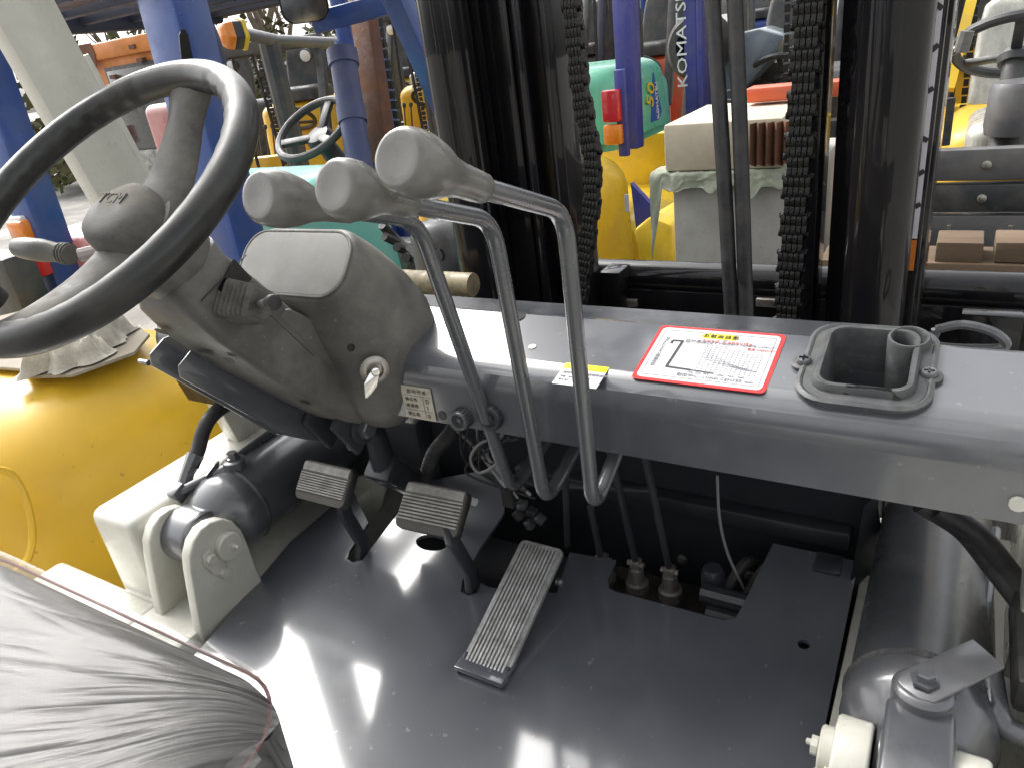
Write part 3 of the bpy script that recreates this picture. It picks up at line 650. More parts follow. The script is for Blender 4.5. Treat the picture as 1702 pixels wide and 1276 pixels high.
# ---- steering wheel, column, instrument pod
WC = V((-.238, -.108, 1.663)); AX = V((0, .557, -.83)).normalized(); BB = V((0, .83, .557)).normalized(); XX = V((1, 0, 0))
tilt = Matrix.Rotation(.037, 3, 'Y')
def cp(s, x, b_): return WC + AX * s + XX * x + BB * b_
WN = (tilt @ -AX); WX = (tilt @ XX); WB = WN.cross(WX)
def wp(x, b_, s=0): return WC + WX * x + WB * b_ - WN * s
def build_wheel():
    Rm, rr = .1690, .0163; b = MB(); n = 216; rings = []
    for k in range(n):
        a = 2 * math.pi * k / n; ctr = wp(Rm * math.cos(a), Rm * math.sin(a)); rad = (ctr - WC).normalized(); ring = []
        for j in range(16):
            t = 2 * math.pi * j / 16
            grip = 1 + (-.13 * abs(math.sin(a * 20)) if math.cos(t) < -.25 and abs(math.sin(a)) < .93 else 0)      # finger grips on the inner side
            ring.append(ctr + rad * (rr * 1.0 * math.cos(t) * grip) + WN * (rr * 1.02 * math.sin(t)))
        rings.append(ring)
    b.loft(rings, loop=True); wheel = b.build('steering_wheel', M_rim, LIFT, ang=80)
    # two broad spokes dishing down to the hub
    for sg in (1, -1):
        rings = []
        for t in [k / 10 for k in range(11)]:
            r = .030 + (.1690 - .030) * t
            dep = .050 * (1 - t ** 1.6) + .004; hw = .040 - .020 * t + .026 * max(0, t - .72) ** 1.2 * 3.2; th = .012 + .004 * (1 - t)
            ring = []
            for j in range(12):
                q = 2 * math.pi * j / 12; ring.append(wp(hw * math.cos(q), sg * r, dep + th * (math.sin(q) * -1 + .28 * math.cos(q) ** 2)))
            rings.append(ring)
        b = MB(); b.loft(rings); b.build('spoke', M_spoke, wheel, ang=70)
    # hub and horn pad
    b = MB(); b.lathe([(.043, -.085), (.046, -.07), (.050, -.055), (.047, -.046), (.03, -.044)], WC, WN, 32); b.build('hub', M_spoke, wheel)
    prof = [(.0385, -.056), (.0405, -.051), (.0415, -.042), (.040, -.030), (.036, -.022), (.027, -.0165), (.014, -.0145), (.002, -.014)]
    b = MB(); rings = []
    for r, h in prof:
        ring = []
        for k in range(36):
            a = 2 * math.pi * k / 36; f = 1 + .06 * math.cos(3 * a + 1.57) * (r / .04); ring.append(WC + WN * h + WX * (r * 1.12 * f * math.cos(a)) + WB * (r * 1.0 * f * math.sin(a)))
        rings.append(ring)
    b.loft(rings); pad = b.build('horn_pad', M_spoke, wheel, ang=60)
    text('embossed_lettering', 'TCM', .019, WC + WN * -.0162 + WX * -.023 + WB * .004, WX, WB, M_spoke, pad, ex=.0026, space=1.05)
    # spinner knob at the rim
    p = on(-6, 500, WC, WN); b = MB(); b.lathe([(.012, -.002), (.014, .012), (.021, .022), (.0235, .034), (.021, .047), (.012, .053), (.001, .0545)], p + WN * .0, WN, 24); b.build('spinner_knob', M_rubber, wheel)
build_wheel()

def build_column():
    b = MB(); b.lathe([(.040, .07), (.047, .085), (.047, .105), (.042, .122)], WC, AX, 28); b.build('column_collar', M_plastic, LIFT)
    def sec(s, x0, x1, b0, b1, r, n=4):
        cx, cb = (x0 + x1) / 2, (b0 + b1) / 2
        return [cp(s, cx + u, cb + v) for u, v in rrect(x1 - x0, b1 - b0, r, n)]
    b = MB(); b.loft([sec(.100, -.036, .036, -.036, .03, .026), sec(.106, -.046, .046, -.044, .04, .026), sec(.125, -.053, .051, -.052, .030, .016), sec(.17, -.054, .052, -.056, .032, .012), sec(.25, -.052, .052, -.052, .036, .012), sec(.34, -.048, .050, -.040, .045, .012), sec(.42, -.040, .046, -.026, .05, .012), sec(.445, -.034, .04, -.016, .05, .012)])
    col = b.build('column_cover', M_plastic, LIFT, ang=50)
    # moulding seam, finger recesses on the driver's face
    b = MB(); b.tube([cp(.122 + .02 * 0, .0525, -.035), cp(.132, .0535, .015), cp(.138, .0535, .04)], .0008, 5); b.build('seam', M_rubber, col)
    for s, x, l in ((.20, -.012, .016), (.205, .030, .009), (.315, .0, .014), (.335, .03, .009), (.155, -.035, .011)):
        f = -.054 - (.004 if s < .25 else -.013); b = MB(); rings = []
        for rr, h in ((1., .0022), (.8, .0004), (.4, -.0004), (.02, -.0006)):
            rings.append([cp(s + math.sin(2 * math.pi * k / 16) * .006 * rr, x + math.cos(2 * math.pi * k / 16) * l * rr, f + .0) + BB * (-.0006 - h * .4) for k in range(16)])
        b.loft(rings); b.build('finger_recess', M_rubber, col)
    # square opening with rubber bellows and the direction lever
    xo = .0535; o = on(392, 475, cp(0, xo, 0), XX); s0 = (o - WC).dot(AX); b0 = (o - WC).dot(BB)
    b = MB(); b.prism([on(x_, y_, cp(0, xo, 0), XX) for x_, y_ in ((388, 430), (418, 463), (384, 503), (362, 481))], XX * .0012); b.build('lever_opening', M_black, col)
    b = MB(); N = 7; rings = []
    e1, e2 = (AX * .95 + BB * .3).normalized(), (BB * .95 - AX * .3).normalized()
    cc = on(400, 503, cp(0, xo + .010, 0), XX)
    for k in range(N * 2 + 1):
        t = k / (N * 2); hw = .0205 - .004 * t + (.0030 if k % 2 else -.0018); ring = []
        for u, v in rrect(2 * hw, 2 * hw * .95, .006, 3): ring.append(cc + XX * (-.014 + .046 * t) + e1 * u + e2 * v)
        rings.append(ring)
    b.loft(rings); b.build('rubber_bellows', M_rubber if 0 else mat('dusty_bellows_rubber', (.075, .072, .066), .6, dirt=(.2, .19, .165), dirt_amt=.7, dirt_scale=40), col, ang=20)
    a = cc + XX * .030; tip = on(452, 503, cp(0, xo + .085, 0), XX)
    b = MB(); b.tube([a, a.lerp(tip, .55), tip], [.0042, .0050, .0075], 12); b.build('direction_lever', M_knob, col)
    b = MB(); dd = (tip - a).normalized(); b.lathe([(.0078, -.004), (.0086, .004), (.0075, .010), (.004, .0125), (.0005, .013)], tip, dd, 14); b.build('lever_tip', M_rubber, col)
    # turn signal stalk on the far side
    a = cp(.075, -.05, .0); e = at(25, 411, 'x', -.42)
    m = at(118, 423, 'x', -.335)
    b = MB(); b.tube([a, m + (m - e) * .15], .0075, 10); st = b.build('indicator_stalk', mat('dusty_pale_plastic', (.42, .36, .34), .5), LIFT)
    d = (e - m); b = MB(); b.tube([m, m + d * .12, m + d * .16, m + d * .3, m + d * .5, m + d * .8, m + d * .95, e + d * .02], [.0105, .0108, .0095, .0112, .0128, .0125, .0105, .004], 14); b.build('stalk_grip', M_plastic, st)
    b = MB()
    for k in range(3): b.tube([m + d * (.03 + .05 * k), m + d * (.052 + .05 * k)], .0122, 14)
    b.build('grip_ridges', M_plastic, st)
    # pivot clamp and steering joint below
    p = at(612, 712, 'x', -.20)
    b = MB(); b.box(p + V((-.02, .0, .01)), (.012, .075, .075), Matrix.Rotation(.5, 3, 'X')); b.box(p + V((-.075, .0, .01)), (.012, .075, .075), Matrix.Rotation(.5, 3, 'X')); cl = b.build('pivot_clamp', M_dark, LIFT, bevel=.006)
    b = MB(); b.lathe([(.024, 0), (.024, .006), (.022, .007)], p + V((-.014, 0, 0)), XX, 24); b.build('washer', M_dark, cl)
    b = MB(); b.lathe([(.015, .007), (.015, .018), (.013, .0195)], p + V((-.014, 0, 0)), XX, 6); b.build('bolt', M_rod, cl)
    q = at(585, 735, 'x', -.235)
    b = MB(); b.lathe([(.012, 0), (.012, .012), (.007, .012), (.007, .004)], q, XX, 14); b.build('bushing', M_rod, cl)
    j = at(640, 780, 'x', -.24)
    b = MB(); b.tube([cp(.44, 0, .0), cp(.52, 0, .0), j], [.016, .017, .02], 12); b.tube([j, j + V((0, .05, -.05))], [.024, .026], 12); b.box(j, (.05, .04, .035), Matrix.Rotation(.7, 3, 'X')); b.box(j + V((.0, .03, -.03)), (.035, .04, .055), Matrix.Rotation(.7, 3, 'X')); b.build('steering_joint', M_dark, LIFT, bevel=.006)
    b = MB(); b.tube(spline([at(600, 640, 'x', -.17), at(618, 665, 'x', -.17), at(640, 688, 'x', -.16), at(672, 696, 'x', -.15)], 8), .0055, 10); b.build('key_cable', M_hose, LIFT)
    b = MB(); b.box(at(640, 740, 'y', .36), (.22, .05, .16)); b.build('heater_box', M_dark, LIFT, bevel=.012)
build_column()

def build_pod():
    T = V((0, .67, .745)).normalized(); Nn = V((0, -.745, .67)).normalized()
    g0 = V((-.212, .092, 1.530))
    def ring(d, tc_, hw, hh, cx=0, r=.5, n=6, skew=0):
        w2, h2 = hw * 2, hh * 2; rr = min(w2, h2) / 2 * r
        return [g0 - Nn * d + T * (tc_ + v) + XX * (cx + u + skew * v) for u, v in rrect(w2, h2, rr, n)]
    b = MB()
    b.loft([ring(-.004, 0, .082, .032, r=.7), ring(-.006, 0, .092, .043, r=.75), ring(0, 0, .097, .049, r=.8), ring(.012, -.003, .101, .055, -.001, r=.85), ring(.04, -.011, .105, .066, -.003, r=.8), ring(.08, -.022, .108, .077, -.006, r=.75), ring(.12, -.036, .112, .089, -.009, r=.7), ring(.16, -.052, .114, .097, -.009, r=.7), ring(.195, -.066, .109, .092, -.009, r=.7), ring(.21, -.072, .092, .076, -.009, r=.7)])
    pod = b.build('instrument_pod', M_plastic, LIFT, ang=70)
    b = MB(); b.loft([ring(-.0062, .0, .091, .042, r=.75), ring(-.0078, .0, .0895, .0405, r=.75), ring(-.0082, 0, .087, .038, r=.75)]); gl = b.build('dial_glass', M_plastic_l, pod)
    pr_ = ring(-.0072, 0, .0915, .0425, r=.75); b = MB(); b.tube(pr_, .0016, 6, loop=True); b.build('glass_trim', M_knob, pod)
    # web joining the pod to the column cover
    b = MB(); b.loft([[cp(s, x_, b_) for x_, b_ in ((.0, .01), (.047, .0), (.054, .02), (.06, .02 + (s - .2) * .30), (.0, .03 + (s - .2) * .30), (-.03, .02))] for s in (.22, .28, .34, .40, .45)]); b.build('pod_neck', M_plastic, pod, bevel=.008, seg=3)
    # key switch, key, screw hole, scratch seam
    sd_ = XX; xk = -.120
    p = at(621, 612, 'x', xk - .006); nrm = (XX * .72 + V((0, -.62, .1))).normalized()
    b = MB(); b.lathe([(.0165, -.01), (.0165, .004), (.0185, .006), (.0185, .011), (.015, .013), (.011, .013), (.010, .006), (.001, .006)], p, nrm, 24); ks = b.build('key_switch', M_steel, pod)
    kd = V((-.25, -.55, -.78)).normalized(); q = p + nrm * .012; side = kd.cross(nrm).normalized()
    b = MB(); pts = [(-.005, -.004), (.006, -.007), (.016, -.009), (.034, -.004), (.036, .0), (.018, .008), (.006, .007), (-.004, .004)]
    b.prism([q + kd * a_ + side * c_ + nrm * .004 for a_, c_ in pts], nrm * .003); b.tube([q, q + nrm * .008], .006, 10); b.build('key', M_chrome, ks, bevel=.001)
    p = at(583, 578, 'x', xk - .001); b = MB(); b.lathe([(.005, 0), (.005, .0015)], p, (nrm + XX).normalized(), 12); b.build('screw_hole', M_black, pod)
    b = MB(); b.tube([at(437, 512, 'x', xk - .05), at(475, 548, 'x', xk - .03), at(522, 592, 'x', xk - .02)], .0007, 5); b.build('seam', M_rubber, pod)
build_pod()

# side sheets hanging under the left end of the beam
def build_side_sheets():
    for k, (x_, s0_) in enumerate(((-.075, .185), (-.045, .205))):
        prof = [(s0_ + .005, -.045), (s0_, -.052), (s0_ - .004, -.078), (s0_ + .006, -.088), (s0_ + .03, -.086), (.40, -.070), (.46, -.05), (.46, -.02), (s0_ + .06, -.035)]
        b = MB(); b.prism([cp(a_, x_, b_) for a_, b_ in prof], XX * .003); b.build('column_bracket', M_beam, LIFT, bevel=.0008)
    b = MB(); b.prism([V((-.639, .137, 1.31)), V((-.639, .262, 1.33)), V((-.639, .262, 1.23)), V((-.639, .15, 1.25))], (.25, 0, 0)); b.build('under_tray', M_black, LIFT)
    p = at(240, 602, 'x', -.645); b = MB(); b.tube([p + V((-.012, 0, 0)), p + V((.012, 0, 0))], .005, 8); b.build('bolt', M_rod, LIFT)
build_side_sheets()

# ---- mast
M_lenso_early = mat('orange_reflector', (.6, .17, .02), .3, coat=.5)
def build_mast():
    tl = .045                                            # the mast leans a little
    def mp(x, y, z): return V((x, y - (z - 1.2) * 0.0, z))
    z0, z1 = .15, 2.9
    for s in (-1, 1):
        # outer channel (open towards the centre), inner channel, lift cylinder
        def rail(name, x_out, x_in, y0, y1, t, zt):
            b = MB(); ring = [(x_out, y0), (x_in, y0), (x_in, y0 + t), (x_out - s * -0 - s * t, y0 + t), (x_out - s * t, y1 - t), (x_in, y1 - t), (x_in, y1), (x_out, y1)]
            b.loft([[V((x, y, z)) for x, y in ring] for z in (z0, (z0 + zt) / 2, zt)]); return b.build(name, M_black, LIFT, bevel=.004)
        rail('mast_rail', s * .452, s * .352, .80, .98, .022, 2.9)
        rail('inner_mast_rail', s * .425, s * .30, .835, 1.02, .02, 2.8)
        b = MB(); b.lathe([(.048, .3), (.048, 2.0), (.052, 2.0), (.052, 2.06), (.03, 2.07), (.03, 2.8)], (s * .385, .745, 0), (0, 0, 1), 32); b.build('lift_cylinder', M_black, LIFT)
        b = MB(); b.box((s * .436, .80, 1.5), (.018, .05, 2.6)); b.build('rail_edge', M_black, LIFT, bevel=.003)
        b = MB(); b.box((s * .270, .86, 1.55), (.022, .10, 2.6)); b.build('rail_guide', M_black, LIFT, bevel=.003)
    b = MB(); b.box((-.222, .90, 1.55), (.03, .12, 2.6)); b.build('rail_guide', M_black, LIFT, bevel=.003)
    # right outer rail: retro-reflective strip and lettering seen edge on
    M_letter = mat('pale_print', (.62, .6, .64), .4)
    a = MB(); a.box((.4345, .7725, 1.66), (.0085, .004, .56)); st = a.build('rail_sticker', M_letter, LIFT)
    a = MB()
    for k, (z, tl_) in enumerate(((1.90, .3), (1.83, .5), (1.775, .35), (1.715, -.4), (1.655, .5), (1.60, .3), (1.535, -.3), (1.48, .4), (1.43, .35))): a.bar((.4305, .7698, z), (.4385, .7698, z + .016 * tl_), .0004, .007, up=(0, 0, 1))
    a.build('print_marks', M_ink, st)
    a = MB(); a.box((.4345, .7725, 1.352), (.0085, .004, .05)); a.build('reflector', M_lenso_early, LIFT)
    # cross members
    for zc_, yy, r in ((1.205, 1.04, .036),):
        b = MB(); b.tube([(-.62, yy, zc_), (.95, yy, zc_)], r, 24); b.build('cross_tube', M_black, LIFT)
        b = MB(); b.box((.1, yy - .03, 1.13), (1.5, .02, .11)); b.build('cross_plate', M_black, LIFT, bevel=.004)
    b = MB(); b.box((.56, .86, 1.15), (.09, .03, .16)); b.build('mast_gusset', M_black, LIFT, bevel=.004)
    b = MB(); b.box((-.18, .985, 1.19), (.05, .07, .10)); b.build('mast_gusset', M_black, LIFT, bevel=.004)
    for px in (1045, 1275):
        p = at(px, 503, 'y', .99); b = MB(); b.box(p, (.045, .012, .018)); b.build('weld_tab', M_steel, LIFT, bevel=.002)
    # clamp ring, left lower tube
    pts = []
    b = MB(); p = at(720, 470, 'y', .62); b.tube([p + V((-.30, 0, 0)), p + V((.10, 0, 0))], .024, 18); b.build('left_cross_tube', mat('ochre_worn_paint', (.28, .23, .13), .45, dirt=(.05, .045, .04), dirt_amt=.7, dirt_scale=25), LIFT)
    # right lifting eye
    pts = [at(*q, 'y', .62) for q in ((1556, 548), (1600, 540), (1650, 552), (1672, 572), (1650, 580), (1556, 575))]
    b = MB(); b.tube(spline(pts + [pts[0]], 6), .007, 8); b.build('lifting_eye', M_rod, LIFT)
build_mast()

def build_chain(name, pts, width, pitch, r, lab):
    # leaf chain: plates stacked across the width, pins through them; each link a piece
    pts = [V(p) for p in pts]; L = sum((pts[i + 1] - pts[i]).length for i in range(len(pts) - 1)); n = int(L / pitch)
    def along(t):
        d = t * L
        for i in range(len(pts) - 1):
            l = (pts[i + 1] - pts[i]).length
            if d <= l or i == len(pts) - 2: return pts[i] + (pts[i + 1] - pts[i]) * (d / l), (pts[i + 1] - pts[i]).normalized()
            d -= l
    b = MB(); b.tube([pts[0], pts[1]] if len(pts) == 2 else pts, .003, 6); root = b.build(name, M_greasy, LIFT)
    mes = []
    for odd in (0, 1):
        b = MB(); nl = 4 if odd else 5; hl = pitch * .72; hw = pitch * .43
        for k in range(nl):
            x = (k - (nl - 1) / 2) * width / 5; th = width / 5 * .80
            prof = []
            for j in range(8): a = math.pi * j / 7; prof.append((math.cos(a) * hw, (hl - hw) + math.sin(a) * hw * 1.0))
            prof += [(-hw * .74, 0)]
            for j in range(8): a = math.pi + math.pi * j / 7; prof.append((math.cos(a) * hw, -(hl - hw) + math.sin(a) * hw))
            prof += [(hw * .74, 0)]
            b.prism([V((x - th / 2, u, v)) for u, v in prof], (th, 0, 0))
        b.tube([V((-width * .56, 0, pitch * .5)), V((width * .56, 0, pitch * .5))], hw * .42, 8)
        me = b.mesh('link'); me.materials.append(M_greasy); mes.append(me)
    for k in range(n):
        p, t = along((k + .5) / n); o = bpy.data.objects.new('link', mes[k % 2]); COL.objects.link(o); o.parent = root; o.matrix_parent_inverse = Matrix()
        y = V((0, 1, 0)); x = y.cross(t).normalized() * 1; y = t.cross(x)
        M = Matrix((x, y, t)).transposed().to_4x4(); M.translation = p; o.matrix_world = M; o.matrix_basis = M
    return root
yL = .80
cl = [at(955, 540, 'y', yL), at(968, 470, 'y', yL), at(985, 330, 'y', yL), at(985, 260, 'y', yL), at(965, 150, 'y', yL), at(950, 0, 'y', yL), at(945, -120, 'y', yL)]
build_chain('lift_chain', cl, .034, .0300, .01, '')
yR = .76
cr = [at(1306, 560, 'y', yR), at(1326, 300, 'y', yR), at(1346, 0, 'y', yR), at(1352, -120, 'y', yR)]
build_chain('lift_chain', cr, .044, .0310, .01, '')
for (a_, b_) in (((1217, 545), (1180, -60)), ((1241, 545), (1219, -60))):
    m_ = ((a_[0] * .55 + b_[0] * .45) , (a_[1] + b_[1]) / 2)
    b = MB(); b.tube(spline([at(*a_, 'y', .60), at(*m_, 'y', .62), at(*b_, 'y', .66)], 12), .0115, 14); b.build('mast_hose', M_hose, LIFT)

# ---- driver's seat under clear film
def build_seat():
    z = 1.30; zf = z
    # cushion with rounded corners
    x1 = .075; x0 = -.47; yf = -.268; yr = -.80
    def loop(ins, zz, r=.07, dy=0): return [V(((x0 + x1) / 2 + u, (yf + yr) / 2 + v, zz)) for u, v in rrect(x1 - x0 - 2 * ins, yf - yr - 2 * ins, r, 8)]
    b = MB(); b.loft([loop(.02, z - .13, .05), loop(.0, z - .10, .07), loop(-.002, z - .04, .07), loop(.004, z - .018, .07), loop(.018, z - .004, .06), loop(.05, z + .001, .05), loop(.16, z + .004, .04)])
    seat = b.build('seat', M_vinyl, LIFT, ang=80)
    b = MB(); b.tube(loop(-.001, z - .016, .07), .0016, 8, loop=True); b.build('piping', M_redpipe, seat)
    b = MB(); b.box((-.2, -.5, 1.08), (.42, .42, .18)); b.build('seat_base', M_dark, seat, bevel=.02)
    # film: wrinkles fan out from the near right corner, drapes over the right side
    corner = V((x1 + .02, yf - .03, 0))
    def film(u, v):
        x = x0 - .01 + (x1 + .012 - x0 + .01) * u; y = yr + (yf + .006 - yr) * v
        zz = z + .0045
        dx = max(0, x - (x1 - .055)) / .055; dy = max(0, y - (yf - .055)) / .055; ee = min(1.2, math.hypot(dx, dy))
        if dx > 0 and dy > 0 and ee > 1:
            k = 1 / ee; x = x1 - .055 + (x - (x1 - .055)) * k; y = yf - .055 + (y - (yf - .055)) * k; ee = 1
        zz -= .020 * min(1, ee) ** 2.2
        d = V((x, y, 0)) - corner; a = math.atan2(-d.y, -d.x); r = d.length
        wv = 0
        for f_, ph, am in ((13, .3, 1), (23, 1.7, .8), (39, .9, .5), (67, 2.2, .3)): wv += am * math.sin(a * f_ + ph + 1.3 * math.sin(r * 9 + f_))
        wv = max(-.6, wv) ; zz += (.0012 * wv) * min(1, r / .12) * math.exp(-r * 1.6) * (.35 + .65 * max(0, math.sin(min(math.pi, max(0, a * 1.9 + .1))))) + .0012 * math.sin(x * 21 + y * 33) + .001 * math.sin(y * 57 - x * 13)
        return V((x, y, zz + .0042))
    b = MB(); b.grid(film, 150, 120)
    fm = b.build('clear_film', M_film, seat, ang=180)
    # loose film hanging at the near corner
    def hang(u, v):
        p0 = V((x1 - .02, yr + .2 + (yf - yr - .22) * u, z - .004)); x = p0.x + .02 + .10 * v * (0.55 + .45 * u) + .012 * math.sin(u * 23 + v * 5); y = p0.y + .03 * v * math.sin(u * 11)
        zz = p0.z - .24 * v ** 1.1 + .01 * math.sin(u * 31 + v * 9)
        return V((x, y, zz))
    b = MB(); b.grid(hang, 40, 16); b.build('film_skirt', M_film, seat, ang=180)
def film_material():
    m = bpy.data.materials.new('clear_polythene_film'); m.use_nodes = True; t = m.node_tree; t.nodes.clear(); L = t.links.new; N = t.nodes.new
    def math_(op, a, b_=None):
        n = N('ShaderNodeMath'); n.operation = op
        for k, v in enumerate((a, b_)):
            if v is None: continue
            if hasattr(v, 'links'): L(v, n.inputs[k])
            else: n.inputs[k].default_value = v
        return n.outputs[0]
    out = N('ShaderNodeOutputMaterial'); tr = N('ShaderNodeBsdfTransparent'); gl = N('ShaderNodeBsdfGlossy'); df = N('ShaderNodeBsdfDiffuse')
    tr.inputs[0].default_value = (.92, .92, .92, 1); gl.inputs['Roughness'].default_value = .24; gl.inputs[0].default_value = (.46, .46, .46, 1); df.inputs[0].default_value = (.34, .33, .31, 1)
    tcx = N('ShaderNodeTexCoord'); sp = N('ShaderNodeSeparateXYZ'); L(tcx.outputs['Object'], sp.inputs[0])
    dx = math_('SUBTRACT', .11, sp.outputs[0]); dy = math_('SUBTRACT', -.27, sp.outputs[1])
    ang = math_('ARCTAN2', dy, dx); r = math_('SQRT', math_('ADD', math_('MULTIPLY', dx, dx), math_('MULTIPLY', dy, dy)))
    def radial(fa, fr, det, ofs):
        cb = N('ShaderNodeCombineXYZ'); L(math_('MULTIPLY', ang, fa), cb.inputs[0]); L(math_('MULTIPLY', r, fr), cb.inputs[1]); cb.inputs[2].default_value = ofs
        nz = N('ShaderNodeTexNoise'); nz.inputs['Scale'].default_value = 1; nz.inputs['Detail'].default_value = det; nz.inputs['Roughness'].default_value = .55; nz.inputs['Distortion'].default_value = .35; L(cb.outputs[0], nz.inputs['Vector'])
        return math_('ABSOLUTE', math_('SUBTRACT', nz.outputs['Fac'], .5))
    h = math_('ADD', math_('MULTIPLY', radial(5.5, 2.2, 1.5, 0), 1.0), math_('MULTIPLY', radial(13, 5, 1.5, 4), .42))
    h = math_('MULTIPLY', h, math_('DIVIDE', 1.0, math_('ADD', .55, math_('MULTIPLY', math_('MULTIPLY', r, r), 6.0))))
    fine = N('ShaderNodeTexNoise'); fine.inputs['Scale'].default_value = 26; fine.inputs['Detail'].default_value = 4; fine.inputs['Distortion'].default_value = 1.2; L(tcx.outputs['Object'], fine.inputs['Vector'])
    h = math_('ADD', h, math_('MULTIPLY', math_('ABSOLUTE', math_('SUBTRACT', fine.outputs['Fac'], .5)), .07))
    bp = N('ShaderNodeBump'); bp.inputs['Strength'].default_value = 1; bp.inputs['Distance'].default_value = .0105; L(h, bp.inputs['Height'])
    for q in (gl, df): L(bp.outputs[0], q.inputs['Normal'])
    fr = N('ShaderNodeFresnel'); fr.inputs['IOR'].default_value = 1.42; L(bp.outputs[0], fr.inputs['Normal'])
    m1 = N('ShaderNodeMixShader'); m1.inputs[0].default_value = .30; L(tr.outputs[0], m1.inputs[1]); L(df.outputs[0], m1.inputs[2])
    m2 = N('ShaderNodeMixShader'); L(fr.outputs[0], m2.inputs[0]); L(m1.outputs[0], m2.inputs[1]); L(gl.outputs[0], m2.inputs[2]); L(m2.outputs[0], out.inputs[0])
    return m
M_film = film_material()
build_seat()
#BACKGROUND
# ================================================================== ground
GZ = -.25
M_ground = mat('stained_concrete', (.24, .23, .21), .85, dirt=(.12, .11, .10), dirt_amt=.7, dirt_scale=1.3, bump=.3, bump_scale=30)
b = MB(); b.add([(-250, -250, GZ), (250, -250, GZ), (250, 250, GZ), (-250, 250, GZ)], [(0, 1, 2, 3)]); g = b.build('ground', M_ground); g['kind'] = 'structure'

# ================================================================== neighbouring trucks
M_yellow = mat('yellow_machine_paint', (.70, .43, .018), .38, coat=.2, coat_rough=.2, dirt=(.56, .34, .04), dirt_amt=.5, dirt_scale=4, bump=.05, bump_scale=25, scratch=.5, edge=(.12, .09, .05))
M_yellow2 = mat('bright_yellow_paint', (.78, .52, .02), .35, coat=.3, dirt=(.45, .3, .08), dirt_amt=.4, dirt_scale=7)
M_teal = mat('teal_hood_paint', (.10, .44, .36), .35, coat=.3, dirt=(.26, .40, .34), dirt_amt=.5, dirt_scale=7)
M_green = mat('green_hood_paint', (.10, .46, .29), .3, coat=.4, dirt=(.2, .42, .3), dirt_amt=.5, dirt_scale=7)
M_blue = mat('blue_frame_paint', (.030, .072, .27), .35, coat=.2, dirt=(.06, .09, .19), dirt_amt=.6, dirt_scale=9, scratch=.3, edge=(.25, .27, .33))
M_navy = mat('navy_frame_paint', (.018, .022, .045), .4, dirt=(.05, .05, .06), dirt_amt=.4)
M_purple = mat('violet_blue_paint', (.042, .046, .25), .4, coat=.2, dirt=(.10, .10, .2), dirt_amt=.5, dirt_scale=9)
M_orange = mat('orange_cab_paint', (.58, .20, .035), .45, dirt=(.30, .12, .04), dirt_amt=.7, dirt_scale=3.5, scratch=.6, edge=(.12, .05, .03))
M_rust = mat('rust_brown', (.11, .05, .028), .7, dirt=(.22, .10, .05), dirt_amt=.7, dirt_scale=14, bump=.3, bump_scale=80)
M_ragrey = mat('grey_machine_paint', (.095, .096, .10), .4, coat=.2, dirt=(.17, .155, .135), dirt_amt=.5, dirt_scale=10)
M_charcoal = mat('charcoal_machine_paint', (.035, .038, .04), .4, dirt=(.13, .12, .10), dirt_amt=.5, dirt_scale=9)
M_redm = mat('red_orange_paint', (.56, .085, .025), .4, coat=.2, dirt=(.32, .14, .07), dirt_amt=.5, dirt_scale=6)
M_tyre = mat('tyre_rubber', (.02, .02, .02), .75, dirt=(.12, .105, .085), dirt_amt=.6, dirt_scale=12, bump=.2, bump_scale=80)
M_glassd = mat('dusty_window_glass', (.045, .047, .045), .2, dirt=(.12, .115, .10), dirt_amt=.5, dirt_scale=6, coat=.3)
M_lensr = mat('red_lens', (.5, .02, .02), .2, coat=.6); M_lenso = mat('orange_lens', (.75, .22, .01), .2, coat=.6); M_lensw = mat('clear_lens', (.6, .6, .57), .2, coat=.6)
M_pink = mat('faded_red_wrapped_vinyl', (.45, .16, .15), .3, coat=.5, coat_rough=.2, dirt=(.5, .3, .27), dirt_amt=.6, dirt_scale=12, bump=.4, bump_scale=40)
M_wrap = mat('plastic_wrapped_seat', (.36, .355, .31), .22, coat=.7, coat_rough=.12, dirt=(.55, .54, .48), dirt_amt=.7, dirt_scale=14, bump=.9, bump_scale=22, stretch=(1.6, 1.6, .5))
M_wood = mat('weathered_wood', (.135, .09, .055), .8, dirt=(.07, .05, .032), dirt_amt=.6, dirt_scale=12, bump=.3, bump_scale=60, stretch=(.2, 1, 1))
M_lettw = mat('white_lettering', (.75, .75, .73), .4); M_letty = mat('yellow_lettering', (.75, .5, .02), .4); M_lettb = mat('blue_emblem', (.03, .09, .35), .4)

def part(mb, name, m, par, **k): return mb.build(name, m, par, **k) if par.type != 'EMPTY' else _pe(mb, name, m, par, k)
def _pe(mb, name, m, par, k):
    o = mb.build(name, m, par, **k); o.matrix_parent_inverse = Matrix(); return o
def tx(name, s, size, o, u, v, m, par, **k):
    t = text(name, s, size, o, u, v, m, par, **k); t.matrix_parent_inverse = Matrix(); return t
def rbox(x0, x1, y0, y1, z0, z1, r, taper=0, seg=5):
    """rounded block as stacked rounded rectangles"""
    b = MB(); rings = []
    for k in range(seg + 1):
        a = math.pi / 2 * k / seg; ins = r * (1 - math.cos(a)) * 1.0; z = z1 - r + r * math.sin(a)
        rings.append((ins + taper * (z - z0), z))
    rings = [(0, z0)] + rings
    L = []
    for ins, z in rings:
        L.append([V(((x0 + x1) / 2 + u, (y0 + y1) / 2 + v, z)) for u, v in rrect(x1 - x0 - 2 * ins, y1 - y0 - 2 * ins, max(.01, min(r * 1.2, (x1 - x0) / 2 - ins - .01, (y1 - y0) / 2 - ins - .01)), 5)])
    b.loft(L); return b
